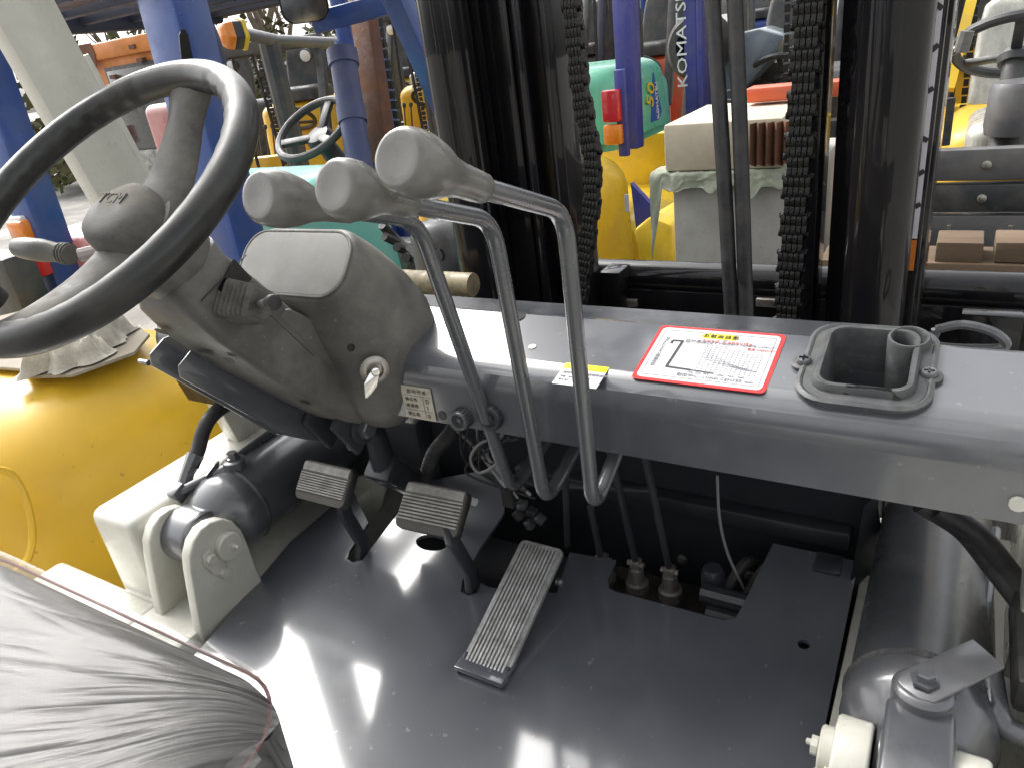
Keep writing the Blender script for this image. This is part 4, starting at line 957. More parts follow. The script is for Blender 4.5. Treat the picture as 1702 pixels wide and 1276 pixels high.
def steer(par, c, r, m, tilt_=.6, hub=True):
    n = V((0, -math.sin(tilt_), math.cos(tilt_))); u = V((1, 0, 0)); v = n.cross(u); c = V(c)
    b = MB(); b.tube([c + u * (r * math.cos(2 * math.pi * k / 36)) + v * (r * math.sin(2 * math.pi * k / 36)) for k in range(36)], r * .10, 10, loop=True); w_ = part(b, 'steering_wheel', m, par)
    for a in (90, 210, 330):
        b = MB(); d = u * math.cos(R_(a)) + v * math.sin(R_(a)); b.bar(c - n * .04, c + d * r * .96, .035, .018, up=n); part(b, 'spoke', m, w_, bevel=.004)
    b = MB(); b.lathe([(.05, -.07), (.055, -.045), (.045, -.025), (.01, -.02)], c, n, 18); part(b, 'hub', m, w_)
    b = MB(); b.tube([c - n * .06, c - n * .45], [.035, .05], 12); part(b, 'steering_column', M_charcoal, par)
def wheel(par, x, y, r, w_, s):
    b = MB(); b.lathe([(r * .55, -w_ / 2), (r * .9, -w_ / 2), (r, -w_ * .32), (r, w_ * .32), (r * .9, w_ / 2), (r * .55, w_ / 2)], (x, y, r), (1, 0, 0), 32); t = part(b, 'tyre', M_tyre, par)
    b = MB(); b.lathe([(r * .56, -w_ * .3), (r * .56, w_ * .42), (r * .4, w_ * .30), (r * .16, w_ * .34), (.01, w_ * .36)], (x, y, r), (s, 0, 0), 24); part(b, 'rim', M_ragrey, t)
def truck(label, loc, rz, body, hood, guard, mast, seatm=None, cw=1.45, hz=1.72, roof=2.2, mast_top=2.5, mastm=True, guardm=True, chain=True, frontlean=.40, group=None, name='forklift', roofm=None, legw=.11, hoody=(-.55, .28), bars=6, seat=True, xw=.55, sw=(-.05, .42, 1.58), skip_left=False, hood0=.8, swr=.19, chm=None, extras=False):
    t = thing(name, label, 'forklift', loc, rz, group); roofm = roofm or guard
    b = rbox(-xw, xw, -1.3, -.50, .35, cw, .20, taper=.02); part(b, 'counterweight', body, t, ang=50)
    b = MB(); b.box((0, -.9, .30), (2 * xw - .1, .7, .12)); part(b, 'bumper', M_charcoal, t, bevel=.02)
    b = MB(); b.box((0, .1, .72), (2 * xw - .12, 1.25, .5)); part(b, 'chassis', chm or body, t, bevel=.03)
    b = rbox(-.42, .42, hoody[0], hoody[1], hood0, hz, .10, taper=.03); part(b, 'hood', hood, t, ang=50)
    if seat:
        sm = seatm or M_charcoal
        b = rbox(-.24, .24, hoody[1] - .50, hoody[1] - .02, hz, hz + .12, .05); st = part(b, 'seat', sm, t, ang=60)
        b = MB(); rings = []
        for k in range(7):
            z = hz + .06 + .5 * k / 6; yy = hoody[1] - .50 - .10 * k / 6; w2 = .23 - .05 * (k / 6) ** 3; rings.append([V((u, yy + v, z)) for u, v in rrect(2 * w2, .11 - .02 * (k == 6), .04, 4)])
        b.loft(rings); part(b, 'backrest', sm, st, bevel=.01, ang=60)
    b = MB(); b.box((0, .66, 1.0), (2 * xw - .1, .10, .62)); part(b, 'dash_cowl', chm or body, t, bevel=.03)
    steer(t, sw, swr, M_charcoal)
    for s in (-1, 1):
        b = MB(); b.box((s * .47, .82, .78), (.26, .75, .06)); part(b, 'fender', chm or body, t, bevel=.02)
        wheel(t, s * .46, .85, .36, .24, s); wheel(t, s * .44, -.75, .29, .2, s)
        b = MB(); b.box((s * .43, -1.31, cw - .25), (.07, .03, .14)); tl = part(b, 'tail_light', M_lensr, t, bevel=.008)
        if guardm:
            b = MB(); b.bar((s * .45, -.46, cw - .05), (s * .45, -.43, roof), legw, legw * .8, up=(0, 1, 0)); part(b, 'guard_leg', guard, t, bevel=.012)
            if not (skip_left and s < 0): b = MB(); b.bar((s * .48, .78, 1.25), (s * .44, .78 - frontlean, roof), .075, .07, up=(0, 1, 0)); part(b, 'guard_leg', guard, t, bevel=.01)
            b = MB(); b.bar((s * .45, -.5, roof + .03), (s * .45, .85 - frontlean, roof + .03), .06, .07); part(b, 'roof_rail', roofm, t, bevel=.01)
        if mastm:
            b = MB(); ring = [(s * .36, 1.02), (s * .29, 1.02), (s * .29, 1.04), (s * .34, 1.04), (s * .34, 1.12), (s * .29, 1.12), (s * .29, 1.14), (s * .36, 1.14)]
            b.loft([[V((x, y, z)) for x, y in ring] for z in (.1, mast_top)]); part(b, 'mast_rail', mast, t)
            b = MB(); b.box((s * .27, 1.09, mast_top / 2), (.035, .11, mast_top - .2)); part(b, 'inner_mast_rail', mast, t, bevel=.004)
            b = MB(); b.lathe([(.045, .3), (.045, mast_top * .8), (.03, mast_top * .8), (.03, mast_top)], (s * .31, .96, 0), (0, 0, 1), 16); part(b, 'lift_cylinder', mast, t)
            if chain:
                b = MB(); n = 46
                for k in range(n):
                    z = .6 + (mast_top - .7) * k / n; b.box((s * .19, 1.06, z), (.030 if k % 2 else .024, .018, (mast_top - .7) / n * .8))
                part(b, 'lift_chain', M_greasy, t)
    if guardm:
        for k in range(bars):
            y = -.46 + (1.29 - frontlean) * k / (bars - 1); b = MB(); b.bar((-.43, y, roof + .04), (.43, y, roof + .04), .03 if 0 < k < bars - 1 else .09, .05); part(b, 'roof_bar', roofm, t, bevel=.008)
    if extras:
        for k in range(5):
            b = MB(); b.box((.425, hoody[0] + .16, hz - .22 - .045 * k), (.012, .2, .014)); part(b, 'vent_slat', M_charcoal, t)
        b = MB(); b.box((0, -1.306, cw - .42), (.7, .008, .012)); part(b, 'panel_seam', M_charcoal, t)
        b = MB(); b.tube([(.30, hoody[0] - .02, hz - .30), (.42, -.6, cw + .12), (.44, -.45, roof - .05)], .018, 8); part(b, 'exhaust_pipe', M_rust, t)
        if guardm:
            for s in (-1, 1):
                b = MB(); b.lathe([(.03, -.03), (.055, .0), (.058, .045), (.05, .05)], (s * .36, .90 - frontlean, roof - .06), (0, 1, -.1), 14); wl_ = part(b, 'work_light', M_charcoal, t)
                b = MB(); b.lathe([(.048, .05), (.03, .058), (.001, .06)], (s * .36, .90 - frontlean, roof - .06), (0, 1, -.1), 14); part(b, 'lamp_glass', M_lensw, wl_)
                b = MB(); b.box((s * .45, -.52, roof - .10), (.06, .05, .11)); part(b, 'indicator_lamp', M_lenso, t, bevel=.01)
        if mastm:
            for s in (-1, 1):
                b = MB(); b.tube(spline([(s * .10, .98, .6), (s * .12, .97, 1.4), (s * .09, .97, mast_top - .1)], 6), .014, 8); part(b, 'mast_hose', M_rubber, t)
        for k in range(3):
            b = MB(); b.tube([(.18 + .07 * k, .52, 1.25), (.18 + .07 * k, .44, 1.52)], .008, 6); b.lathe([(.012, 0), (.02, .02), (.016, .04), (.001, .045)], (.18 + .07 * k, .44, 1.52), (0, -.3, 1), 10); part(b, 'control_lever', M_charcoal, t)
    if mastm:
        for z in (.7, mast_top - .06):
            b = MB(); b.box((0, 1.10, z), (.68, .05, .09)); part(b, 'mast_crossbar', mast, t, bevel=.008)
        b = MB(); b.box((0, 1.2, .35), (.95, .05, .12)); b.box((0, 1.2, .75), (.95, .05, .1)); part(b, 'fork_carriage', M_charcoal, t, bevel=.01)
    return t

# -- left neighbour: yellow counterweight, teal hood, blue guard
N1 = truck('yellow forklift with blue guard posts right beside the cream fender at the left', (-1.53, 1.13, GZ), 0, M_yellow, M_teal, M_blue, M_blue, seatm=M_pink, cw=1.46, hz=1.70, roof=2.19, roofm=M_navy, hoody=(-.18, .30), legw=.125, seat=False, mast_top=2.6, xw=.56, sw=(-.07, .42, 1.79), swr=.15, skip_left=True, chm=M_charcoal)
def local(t, p): return BASE[t.name].inverted() @ V(p)
def n1(p): return local(N1, p)
b = MB()   # slot in the right rear leg
p = at(313, 78, 'x', -1.012); q = at(330, 150, 'x', -1.012)
b.prism([n1(at(x_, y_, 'x', -1.014)) for x_, y_ in ((296, 60), (300, 50), (306, 50), (311, 60), (330, 150), (305, 150))], (.004, 0, 0)); part(b, 'leg_slot', M_black, N1)
b = rbox(-.46, -.26, .02, .10, 1.2, 1.95, .03); part(b, 'backrest', M_pink, N1, ang=60)
b = rbox(-.62, -.28, -.42, .0, 1.40, 1.62, .06); part(b, 'seat_cushion', M_pink, N1, ang=60)
# mirror on the roof edge
b = MB(); c_ = n1(dp(505, 6, 2.35)); nrm = V((.72, -.66, -.22)).normalized(); u_ = nrm.cross(V((0, 0, 1))).normalized(); v_ = u_.cross(nrm)
ring = rrect(.155, .115, .04, 5); b.loft([[c_ + u_ * x_ * k + v_ * y_ * k + nrm * h for x_, y_ in ring] for k, h in ((.5, -.05), (.9, -.03), (1, 0), (.96, .004))]); mi = part(b, 'mirror', M_black, N1)
b = MB(); b.prism([c_ + u_ * x_ * .92 + v_ * y_ * .92 + nrm * .005 for x_, y_ in ring], nrm * .001); part(b, 'mirror_glass', mat('mirror_silver', (.8, .8, .8), .04, metal=1), mi)
b = MB(); b.tube([c_ - nrm * .03, c_ - nrm * .05 + V((.05, .05, .12))], .01, 8); part(b, 'mirror_arm', M_black, mi)
# curved navy front post on the far side
pts = smooth_path([n1(dp(300, -12, 2.9)), n1(dp(328, 22, 2.9)), n1(dp(348, 65, 2.9)), n1(dp(366, 140, 2.9)), n1(dp(376, 260, 2.9))], .2, 6)
b = MB(); b.loft([[p + V((dx, dy, 0)) for dx, dy in ((-.035, -.03), (.035, -.03), (.035, .03), (-.035, .03))] for p in pts]); part(b, 'guard_leg', M_navy, N1, bevel=.006)
# grey casting and black engine clutter ahead of the hood
c_ = n1(dp(728, 402, 2.0)); b = rbox(c_.x - .07, c_.x + .07, c_.y - .07, c_.y + .07, c_.z - .10, c_.z + .06, .05); gc = part(b, 'grey_casting', M_ragrey, N1, ang=60)
b = MB(); b.lathe([(.022, -.02), (.022, .073), (.016, .073), (.014, .05)], c_ + V((0, 0, -.02)), V((.5, -.86, 0)), 16); part(b, 'casting_port', M_black, gc)
for k in range(5):
    p_ = [n1(dp(630 + 14 * k + random.uniform(-8, 8), 375 + 18 * k, 2.1)), n1(dp(660 + 10 * k, 400 + 9 * k, 2.15)), n1(dp(700 + 12 * k, 440 - 5 * k, 2.1))]
    b = MB(); b.tube(spline(p_, 6), .014, 8); part(b, 'engine_hose', M_rubber, N1)
# inner brown mast rail + blue lift cylinder seen through the guard
a_ = n1(dp(598, -20, 2.75)); e_ = n1(dp(640, 270, 2.75)); b = MB(); b.bar(a_, e_, .095, .06, up=(0, 1, 0)); part(b, 'mast_post', M_rust, N1, bevel=.008)
a_ = n1(dp(568, 85, 2.6)); e_ = n1(dp(600, 290, 2.6)); b = MB(); b.tube([a_, a_.lerp(e_, .12), a_.lerp(e_, .121), a_.lerp(e_, .45), a_.lerp(e_, .451), a_.lerp(e_, .58), a_.lerp(e_, .581), e_], [.055, .055, .048, .048, .052, .052, .046, .046], 18); part(b, 'side_cylinder', mat('grey_blue_paint', (.065, .075, .17), .4, dirt=(.13, .13, .17), dirt_amt=.5), N1)
a_ = n1(dp(520, 40, 2.6)); e_ = n1(dp(690, -5, 2.6)); b = MB(); b.bar(a_, e_, .05, .07); part(b, 'mast_crossbar', M_blue, N1, bevel=.006)
# bottom edge strip of the counterweight
b = MB(); b.box((.545, -.86, .72), (.03, .80, .16)); part(b, 'worn_lower_strip', mat('chipped_white_paint', (.5, .48, .43), .6, dirt=(.12, .08, .05), dirt_amt=.9, dirt_scale=10), N1, bevel=.01)
b = MB(); b.box((.50, -.6, .52), (.06, 1.3, .22)); part(b, 'blue_skirt', M_blue, N1, bevel=.01)
b = MB(); b.tube(spline([n1(at(x_, y_, 'x', -.966)) for x_, y_ in ((-10, 778), (20, 788), (42, 825), (54, 880), (48, 925), (25, 950))], 6), .007, 8); part(b, 'recess_ridge', M_yellow, N1)
# tail lamp cluster at the far rear corner
for (px, py, m_, w_) in ((42, 385, M_lenso, .085), (40, 365, M_lensw, .075), (55, 440, M_lensr, .095)):
    c_ = n1(dp(px, py, 2.25)); b = MB(); b.box(c_, (w_, .06, .075 if m_ is not M_lensw else .03)); part(b, 'tail_lamp', m_, N1, bevel=.01)
b = MB(); c_ = n1(dp(20, 480, 2.2)); b.box(c_ + V((-.05, .03, -.05)), (.2, .1, .3)); part(b, 'lamp_housing', M_charcoal, N1, bevel=.02)
# flat board on the counterweight and a grey rag on the board
M_board = mat('dusty_plywood', (.27, .235, .185), .8, dirt=(.36, .33, .28), dirt_amt=.6, dirt_scale=10)
zb = 1.222
bp_ = [at(*q, 'z', zb) for q in ((-60, 610), (-60, 545), (40, 520), (215, 535), (250, 560), (225, 590), (120, 628), (45, 630), (40, 618))]
b = MB(); b.prism(bp_, (0, 0, .008)); tag(b.build('flat_board', M_board, bevel=.002), 'thin dusty board lying on the yellow counterweight under the rag', 'board')
def rag():
    import mathutils.noise as mn
    c0 = at(135, 590, 'z', zb + .012); ux = (at(225, 545, 'z', zb + .012) - at(55, 622, 'z', zb + .012)); uy = V((ux.y, -ux.x, 0)).normalized() * -1; L = ux.length; ux = ux.normalized()
    def fn(u, v):
        a = u * 2 - 1; r = v
        th = u * 2 * math.pi; rr = 1 + .22 * math.sin(3 * th + .5) + .12 * math.sin(7 * th) + .06 * math.sin(13 * th)
        p = c0 + ux * (math.cos(th) * r * L * .50 * rr) + uy * (math.sin(th) * r * L * .27 * rr)
        h = .115 * max(0, 1 - r ** 2.6) * (.7 + .4 * math.sin(th * 2 + 1))
        f = abs(mn.noise(V((p.x * 16, p.y * 26, 3)))) * .085 + abs(mn.noise(V((p.x * 38 + p.y * 18, p.y * 34, 7)))) * .045 - .02
        w_ = (1 - r ** 6)
        return p + V((0, 0, max(0, h * w_ + (f - .008) * w_) + .001))
    b = MB(); b.grid(fn, 96, 34); o = b.build('rag', mat('dirty_white_cloth', (.56, .53, .46), .9, dirt=(.30, .27, .21), dirt_amt=.7, dirt_scale=18, bump=.5, bump_scale=260), None, ang=180)
    tag(o, 'crumpled dirty white rag lying on a board on the yellow counterweight', 'rag')
rag()

# -- green-hooded truck with violet-blue posts
G = truck('yellow forklift with green hood marked 50 and violet blue guard posts', (-1.46, 3.72, GZ), R_(-3), M_yellow2, M_green, M_purple, M_purple, cw=1.44, hz=1.74, roof=2.45, hoody=(-.62, .25), hood0=1.4, seat=False, mastm=False)
b = rbox(-.36, .45, -.66, .12, 1.445, 1.81, .10, taper=.04); hd = part(b, 'hood_rear', M_green, G, ang=50)
u_ = V((0, .25, .97)).normalized()
b = MB(); b.prism([V((.446, -.20, 1.48)), V((.446, -.08, 1.48)), V((.446, -.04, 1.52)), V((.440, -.12, 1.73))], (.004, 0, 0)); part(b, 'emblem', M_lettb, hd)
tx('lettering', '50', .13, (.452, -.17, 1.55), V((0, .30, .95)), V((0, -.95, .30)), M_letty, hd, ex=.002)
tx('lettering', 'KOMATSU', .042, (.452, -.085, 1.485), V((0, -.08, 1)), V((0, -1, -.08)), M_lettw, hd, ex=.002)
p = local(G, dp(1018, 192, 3.35)); b = MB(); b.box(p + V((0, 0, .04)), (.085, .05, .14)); lm = part(b, 'lamp_lens', M_lensr, G, bevel=.01)
b = MB(); b.box(p + V((0, 0, -.085)), (.085, .05, .09)); part(b, 'lamp_lens', M_lenso, G, bevel=.01)
b = MB(); b.box(p + V((.035, .03, 0)), (.05, .03, .38)); part(b, 'lamp_bracket', M_purple, G, bevel=.006)
p = [local(G, at(x_, y_, 'y', 2.35)) for x_, y_ in ((1050, 385), (1080, 360), (1118, 375), (1122, 470), (1075, 470))]; b = MB(); b.prism(p, (0, .4, 0)); part(b, 'rear_fender', M_yellow2, G, bevel=.02)
p = [local(G, at(x_, y_, 'y', 2.40)) for x_, y_ in ((1048, 305), (1090, 350), (1058, 388))]; b = MB(); b.prism(p, (0, .03, 0)); part(b, 'gusset_plate', M_purple, G)
p = local(G, at(1042, 338, 'y', 2.44)); b = MB(); b.box(p, (.02, .004, .075)); part(b, 'warning_sticker', M_sticker, G)

# -- violet mast with lettering, truck facing us
Mm = truck('charcoal forklift facing the camera behind a lettered violet blue mast', (-.62, 5.12, GZ), math.pi, M_charcoal, M_charcoal, M_ragrey, M_purple, cw=1.5, hz=1.5, roof=2.6, mast_top=3.0, chain=True)
tx('lettering', 'KOMATSU', .085, (.345, 1.1455, 1.60), V((0, 0, 1)), V((1, 0, 0)), M_lettw, Mm, ex=.002, sx=1.35)
b = MB(); M_dash = mat('blue_grey_panel', (.15, .20, .23), .25, coat=.6, dirt=(.3, .33, .34), dirt_amt=.5, dirt_scale=5)
pp = [local(Mm, at(x_, y_, 'y', 4.6)) for x_, y_ in ((1205, 60), (1262, 48), (1305, 60), (1290, 90), (1215, 172), (1150, 172))]
b.prism(pp, (0, -.35, 0)); pn = part(b, 'slanted_panel', M_dash, Mm, bevel=.02)
for (px, py) in ((1168, 162), (1212, 158)):
    c_ = local(Mm, at(px, py, 'y', 4.59)); b = MB(); b.lathe([(.035, 0), (.035, .004), (.025, .004), (.025, 0)], c_, (0, 1, 0), 20, cap=False); part(b, 'emblem', M_lettw, pn)
b = MB(); c_ = local(Mm, at(1163, 78, 'y', 4.45)); b.lathe([(.16, -.12), (.19, -.08), (.19, .08), (.15, .12), (.10, .12), (.09, -.02), (.01, -.02)], c_, V((.2, .8, .1)), 28); part(b, 'headlamp_drum', M_tyre, Mm)

# -- grey truck on the right with a wrapped seat
Rt = truck('grey forklift at the right with plastic wrapped seat behind its steering wheel', (.80, 3.28, GZ), math.pi, M_ragrey, M_yellow, M_ragrey, M_charcoal, seatm=M_wrap, cw=1.3, hz=1.45, roof=2.6, mastm=False, guardm=False, seat=False, sw=(.20, .40, 1.74))
b = MB(); rings = []
for k in range(9):
    z = 1.50 + .42 * k / 8; y = .0 - .09 * k / 8; w2 = .27 - .03 * (k / 8) ** 4 - .05 * (k == 8); rings.append([V((u + .06, y + v, z)) for u, v in rrect(2 * w2, .13 - .06 * (k == 8), .03, 5)])
b.loft(rings); part(b, 'backrest', M_wrap, Rt, bevel=.008, ang=60)
b = rbox(-.28, .32, .05, .55, 1.30, 1.50, .06); part(b, 'seat', M_wrap, Rt, ang=60)
p = local(Rt, at(1700, 160, 'y', 2.65)); b = MB(); b.lathe([(.10, -.12), (.105, -.09), (.10, .03), (.09, .05), (.04, .055)], p, (0, 0, 1), 28); part(b, 'dash_drum', M_ragrey, Rt)
for (z0, z1, m_) in ((1.40, 1.50, M_ragrey), (1.30, 1.39, M_charcoal), (1.08, 1.29, M_ragrey), (.3, 1.07, M_charcoal)):
    b = MB(); b.box((-.02, 1.02, (z0 + z1) / 2), (1.4, .05, z1 - z0 - .002)); fp = part(b, 'front_panel', m_, Rt, bevel=.006)
    for x in (-.4, -.1, .25):
        b = MB(); b.lathe([(.014, 0), (.014, .006), (.008, .009)], (x, 1.046, (z0 + z1) / 2), (0, 1, 0), 10); part(b, 'bolt', M_steel, fp)
for x in (.0, .155, .32):
    b = MB(); b.bar((x, 1.13, .55), (x + .01, 1.13, 1.28), .012, .012, up=(0, 1, 0)); part(b, 'guard_rod', M_steel, Rt)
b = MB(); b.bar((-.6, 1.14, .96), (.7, 1.14, .96), .014, .02); part(b, 'guard_bar', M_steel, Rt)
for k in range(26):
    b = MB(); b.box((-.02 + .002 * k, 1.18, .75 + .033 * k), (.03 if k % 2 else .022, .02, .028)); part(b, 'chain_link', M_rust, Rt, bevel=.004)
b = MB(); c_ = local(Rt, at(1560, 150, 'y', 2.4)); b.tube([c_, c_ + V((0, 0, .05)), c_ + V((-.01, 0, .1)), c_ + V((-.05, .01, .13))], .012, 8); b.tube([c_ + V((-.05, .01, .11)), c_ + V((-.06, .01, .17))], .022, 10); part(b, 'hand_lever', M_knob, Rt)
b = MB(); c_ = local(Rt, at(1575, 190, 'y', 2.4)); b.tube([c_ + V((0, 0, -.1)), c_ + V((0, 0, .05))], .018, 8); part(b, 'lever_gaiter', M_rubber, Rt)
a_ = local(Rt, dp(1577, 150, 3.4)); e_ = local(Rt, dp(1620, -20, 3.4)); b = MB(); b.bar(a_, e_, .045, .04, up=(0, 1, 0)); part(b, 'rear_post', M_yellow2, Rt)
# timber blocks in front of it
for k, px in enumerate((1590, 1690)):
    c_ = at(px, 446, 'y', 1.62); b = MB(); zt_ = at(px, 440, 'y', 1.60).z; zb_ = at(px, 402, 'y', 1.62).z; b.box((c_.x, 1.62 + .05, (zt_ + zb_) / 2), (.105, .12, zb_ - zt_)); tag(b.build('timber_block', M_wood, bevel=.004), ('brown timber block standing behind the black mast at the right', 'second timber block, cut by the right edge of the picture')[k], 'timber block', 'timber blocks')
zt_ = at(1640, 440, 'y', 1.60).z
rk = thing('timber_rack', 'long brown timber beam on a dark base under the two timber blocks', 'timber rack', (.62, 1.7, GZ))
b = MB(); b.box((.62, 1.68, zt_ - .05), (.9, .16, .10)); b.build('timber_beam', M_wood, rk, bevel=.004)
b = MB(); b.box((.62, 1.72, (zt_ - .11 + GZ) / 2), (.9, .3, zt_ - .11 - GZ)); b.build('dark_base', M_charcoal, rk, bevel=.01)

# -- cabinet stack in the middle
M_cab = mat('pale_grey_cabinet', (.40, .395, .365), .55, dirt=(.27, .25, .21), dirt_amt=.5, dirt_scale=8, scratch=.4, edge=(.12, .10, .08))
M_beige = mat('beige_carton', (.56, .49, .37), .7, dirt=(.40, .33, .23), dirt_amt=.5, dirt_scale=9, scratch=.3, edge=(.2, .15, .1))
y0 = 1.95; a_ = at(1117, 290, 'y', y0); e_ = at(1352, 292, 'y', y0)
zt = at(1200, 288, 'y', y0).z
b = MB(); b.box(((a_.x + e_.x) / 2, y0 + .3, (zt + GZ) / 2), (e_.x - a_.x, .6, zt - GZ)); tag(b.build('grey_cabinet', M_cab, bevel=.008), 'pale grey steel cabinet standing behind the two black hoses', 'cabinet')
x0_, x1_ = at(1103, 250, 'y', y0 - .02).x, at(1300, 250, 'y', y0 - .02).x; zt2 = at(1180, 203, 'y', y0 - .02).z
b = MB(); b.box(((x0_ + x1_) / 2, y0 + .22, (zt + .012 + zt2) / 2), (x1_ - x0_, .48, zt2 - zt - .012)); tag(b.build('beige_box', M_beige, bevel=.012), 'beige box with dirty flat top resting on the grey cabinet', 'box')
def drape():
    import mathutils.noise as mn
    def fn(u, v):
        x = x0_ - .05 + (e_.x - x0_ + .05) * u; y = y0 + .1 - .135 * min(1, v * 2.4); z = zt + .010
        fall = max(0, v - .4) / .6; n = mn.noise(V((x * 16, v * 3, 1))); n2 = mn.noise(V((x * 45, v * 9, 5)))
        edge = (.05 + .06 * max(0, n) + (.26 * max(0, 1 - u / .09)))
        z -= fall * edge; y -= .010 * fall + .016 * n * fall + .006 * n2
        return V((x, y + .0, z + .004 * n2 + .006 * abs(n)))
    b = MB(); b.grid(fn, 110, 14); o = b.build('dust_sheet', mat('faded_green_cloth', (.30, .335, .25), .9, dirt=(.42, .41, .34), dirt_amt=.7, dirt_scale=20, bump=.6, bump_scale=140), None, ang=180)
    tag(o, 'ragged faded green cloth squeezed between grey cabinet and beige box', 'cloth')
drape()
b = MB(); n = 7; xs = at(1247, 240, 'y', y0 - .05).x; xe = at(1352, 240, 'y', y0 - .05).x; zt3 = at(1270, 205, 'y', y0 - .05).z; zb3 = at(1270, 272, 'y', y0 - .05).z
P_ = [(xs + (xe - xs) * k / (2 * n), (.028 if k % 2 else 0)) for k in range(2 * n + 1)]
b.add([V((x, y0 - .06 + d, z - (d * .5 if z == zb3 else 0))) for z in (zt3, zb3) for x, d in P_] + [V((x, y0 - .056 + d, z - (d * .5 if z == zb3 else 0))) for z in (zt3, zb3) for x, d in P_],
      [(k, k + 1, k + 2 * n + 2, k + 2 * n + 1) for k in range(2 * n)] + [(k + 4 * n + 2, k + 4 * n + 3, k + 6 * n + 4, k + 6 * n + 3) for k in range(2 * n)])
tag(b.build('corrugated_sheet', M_rust, None, ang=10), 'rusty corrugated metal sheet leaning on the beige box', 'metal sheet')
b = MB(); b.box(((x0_ + x1_) / 2 + .22, y0 + .35, zt2 + .035), (.45, .1, .05)); tag(b.build('red_bar', M_redm, bevel=.01), 'orange red bar lying on top of the beige box', 'bar')

# -- orange cab
def orange_cab():
    t = thing('excavator_cab', 'rusty orange machine cab with dusty windows behind the blue post', 'machine cab', (-3.6, 2.9, GZ))
    def lc(p): return local(t, p)
    yq = 2.3
    tl, tr = at(95, 84, 'y', yq), at(296, 68, 'y', yq)
    x0, x1, zt_ = tl.x, tr.x, (tl.z + tr.z) / 2
    o = BASE[t.name].inverted()
    z_w1, z_w0 = at(200, 116, 'y', yq).z, at(200, 165, 'y', yq).z
    def bx(name, m, x0, x1, y0, y1, z0, z1, par=t, bev=.01): b = MB(); b.box(o @ V(((x0 + x1) / 2, (y0 + y1) / 2, (z0 + z1) / 2)), (x1 - x0, y1 - y0, z1 - z0)); return part(b, name, m, par, bevel=bev)
    bx('cab_body', M_orange, x0, x1, yq + .02, yq + .22, GZ + .5, zt_ - .002)
    bx('track_base', M_charcoal, x0 - .1, x1 + .1, yq + .03, yq + .25, GZ, GZ + .49, bev=.05)
    zmid = at(200, 97, 'y', yq).z
    bx('roof_band', M_orange, x0 - .02, x1 + .02, yq - .012, yq + .24, zmid + .006, zt_ + .03, bev=.015)
    wx0, wx1 = at(182, 130, 'y', yq).x, at(282, 130, 'y', yq).x
    fr = bx('window_frame', M_rubber, wx0 - .02, wx1 + .02, yq - .004, yq + .02, z_w0 - .35, z_w1 + .02, bev=.004)
    bx('window_pane', M_glassd, wx0, wx1, yq - .008, yq + .01, z_w0 - .33, z_w1, par=fr, bev=.002)
    bx('door_panel', mat('ochre_panel', (.36, .24, .10), .5, dirt=(.2, .14, .08), dirt_amt=.5), at(213, 230, 'y', yq).x, wx1, yq - .012, yq + .01, at(230, 265, 'y', yq).z, z_w0 - .36)
    bx('marker_light', M_lensr, at(197, 230, 'y', yq).x, at(212, 230, 'y', yq).x, yq - .05, yq + .0, at(205, 245, 'y', yq).z, at(205, 210, 'y', yq).z)
    bx('side_plate', mat('blotched_grey_plate', (.14, .14, .13), .6, dirt=(.5, .49, .45), dirt_amt=.8, dirt_scale=22), at(212, 270, 'y', yq).x, wx1, yq - .03, yq + .0, at(230, 330, 'y', yq).z, at(230, 250, 'y', yq).z)
    b = MB(); pts = [(128, 76), (150, 72), (158, 92), (160, 112), (152, 118), (140, 100), (130, 90)]; b.prism([o @ at(x_, y_, 'y', yq - .016) for x_, y_ in pts], (0, .004, 0)); part(b, 'rust_patch', M_rust, t)
    for px, py in ((222, 78), (235, 100), (190, 128)):
        b = MB(); b.box(o @ at(px, py, 'y', yq - .01), (.05, .03, .02)); part(b, 'hinge', M_rust, t)
orange_cab()

# -- rows of machines further back
FAR = [
 ('yellow forklift with dark seat behind the small steering wheel of the teal hooded truck', (-5.1, 5.0), 200, M_yellow, M_yellow, M_charcoal, M_charcoal, None, 1.55, 1.72, 2.15),
 ('yellow forklift seen between the brown mast post and the left black mast', (-4.1, 5.9), 195, M_yellow, M_yellow, M_charcoal, M_charcoal, M_wrap, 1.5, 1.70, 2.4),
 ('red orange forklift behind the green hood', (-2.35, 7.2), 175, M_redm, M_redm, M_charcoal, M_charcoal, None, 1.6, 1.66, 2.5),
 ('orange forklift with blue guard far behind the violet post', (-2.9, 9.2), 180, M_redm, M_orange, M_blue, M_charcoal, None, 1.55, 1.7, 2.6),
 ('blue forklift far back between the hoses and the right chain', (-2.2, 11.0), 170, M_blue, M_blue, M_blue, M_charcoal, None, 1.6, 1.8, 2.6),
 ('yellow forklift between the grey truck and the black mast', (.35, 5.4), 175, M_yellow, M_yellow, M_yellow2, M_charcoal, None, 1.4, 1.6, 2.6),
 ('charcoal forklift with yellow hood behind the grey blue cylinder', (-6.4, 8.2), 200, M_charcoal, M_yellow, M_charcoal, M_charcoal, None, 1.5, 1.7, 2.35),
 ('yellow forklift under the grey bar just right of the big steering wheel rim', (-7.6, 6.2), 190, M_yellow, M_charcoal, M_charcoal, M_charcoal, None, 1.5, 1.7, 2.3),
 ('charcoal forklift standing right behind the brown mast post', (-4.75, 7.0), 190, M_charcoal, M_charcoal, M_charcoal, M_charcoal, None, 1.45, 1.6, 2.3),
 ('blue forklift with navy guard glimpsed just right of the left chain', (-3.6, 8.3), 180, M_blue, M_charcoal, M_navy, M_charcoal, None, 1.5, 1.7, 2.5),
 ('green forklift glimpsed in the slit right of the right chain', (-.1, 7.6), 180, M_teal, M_charcoal, M_charcoal, M_charcoal, None, 1.5, 1.7, 2.7),
]
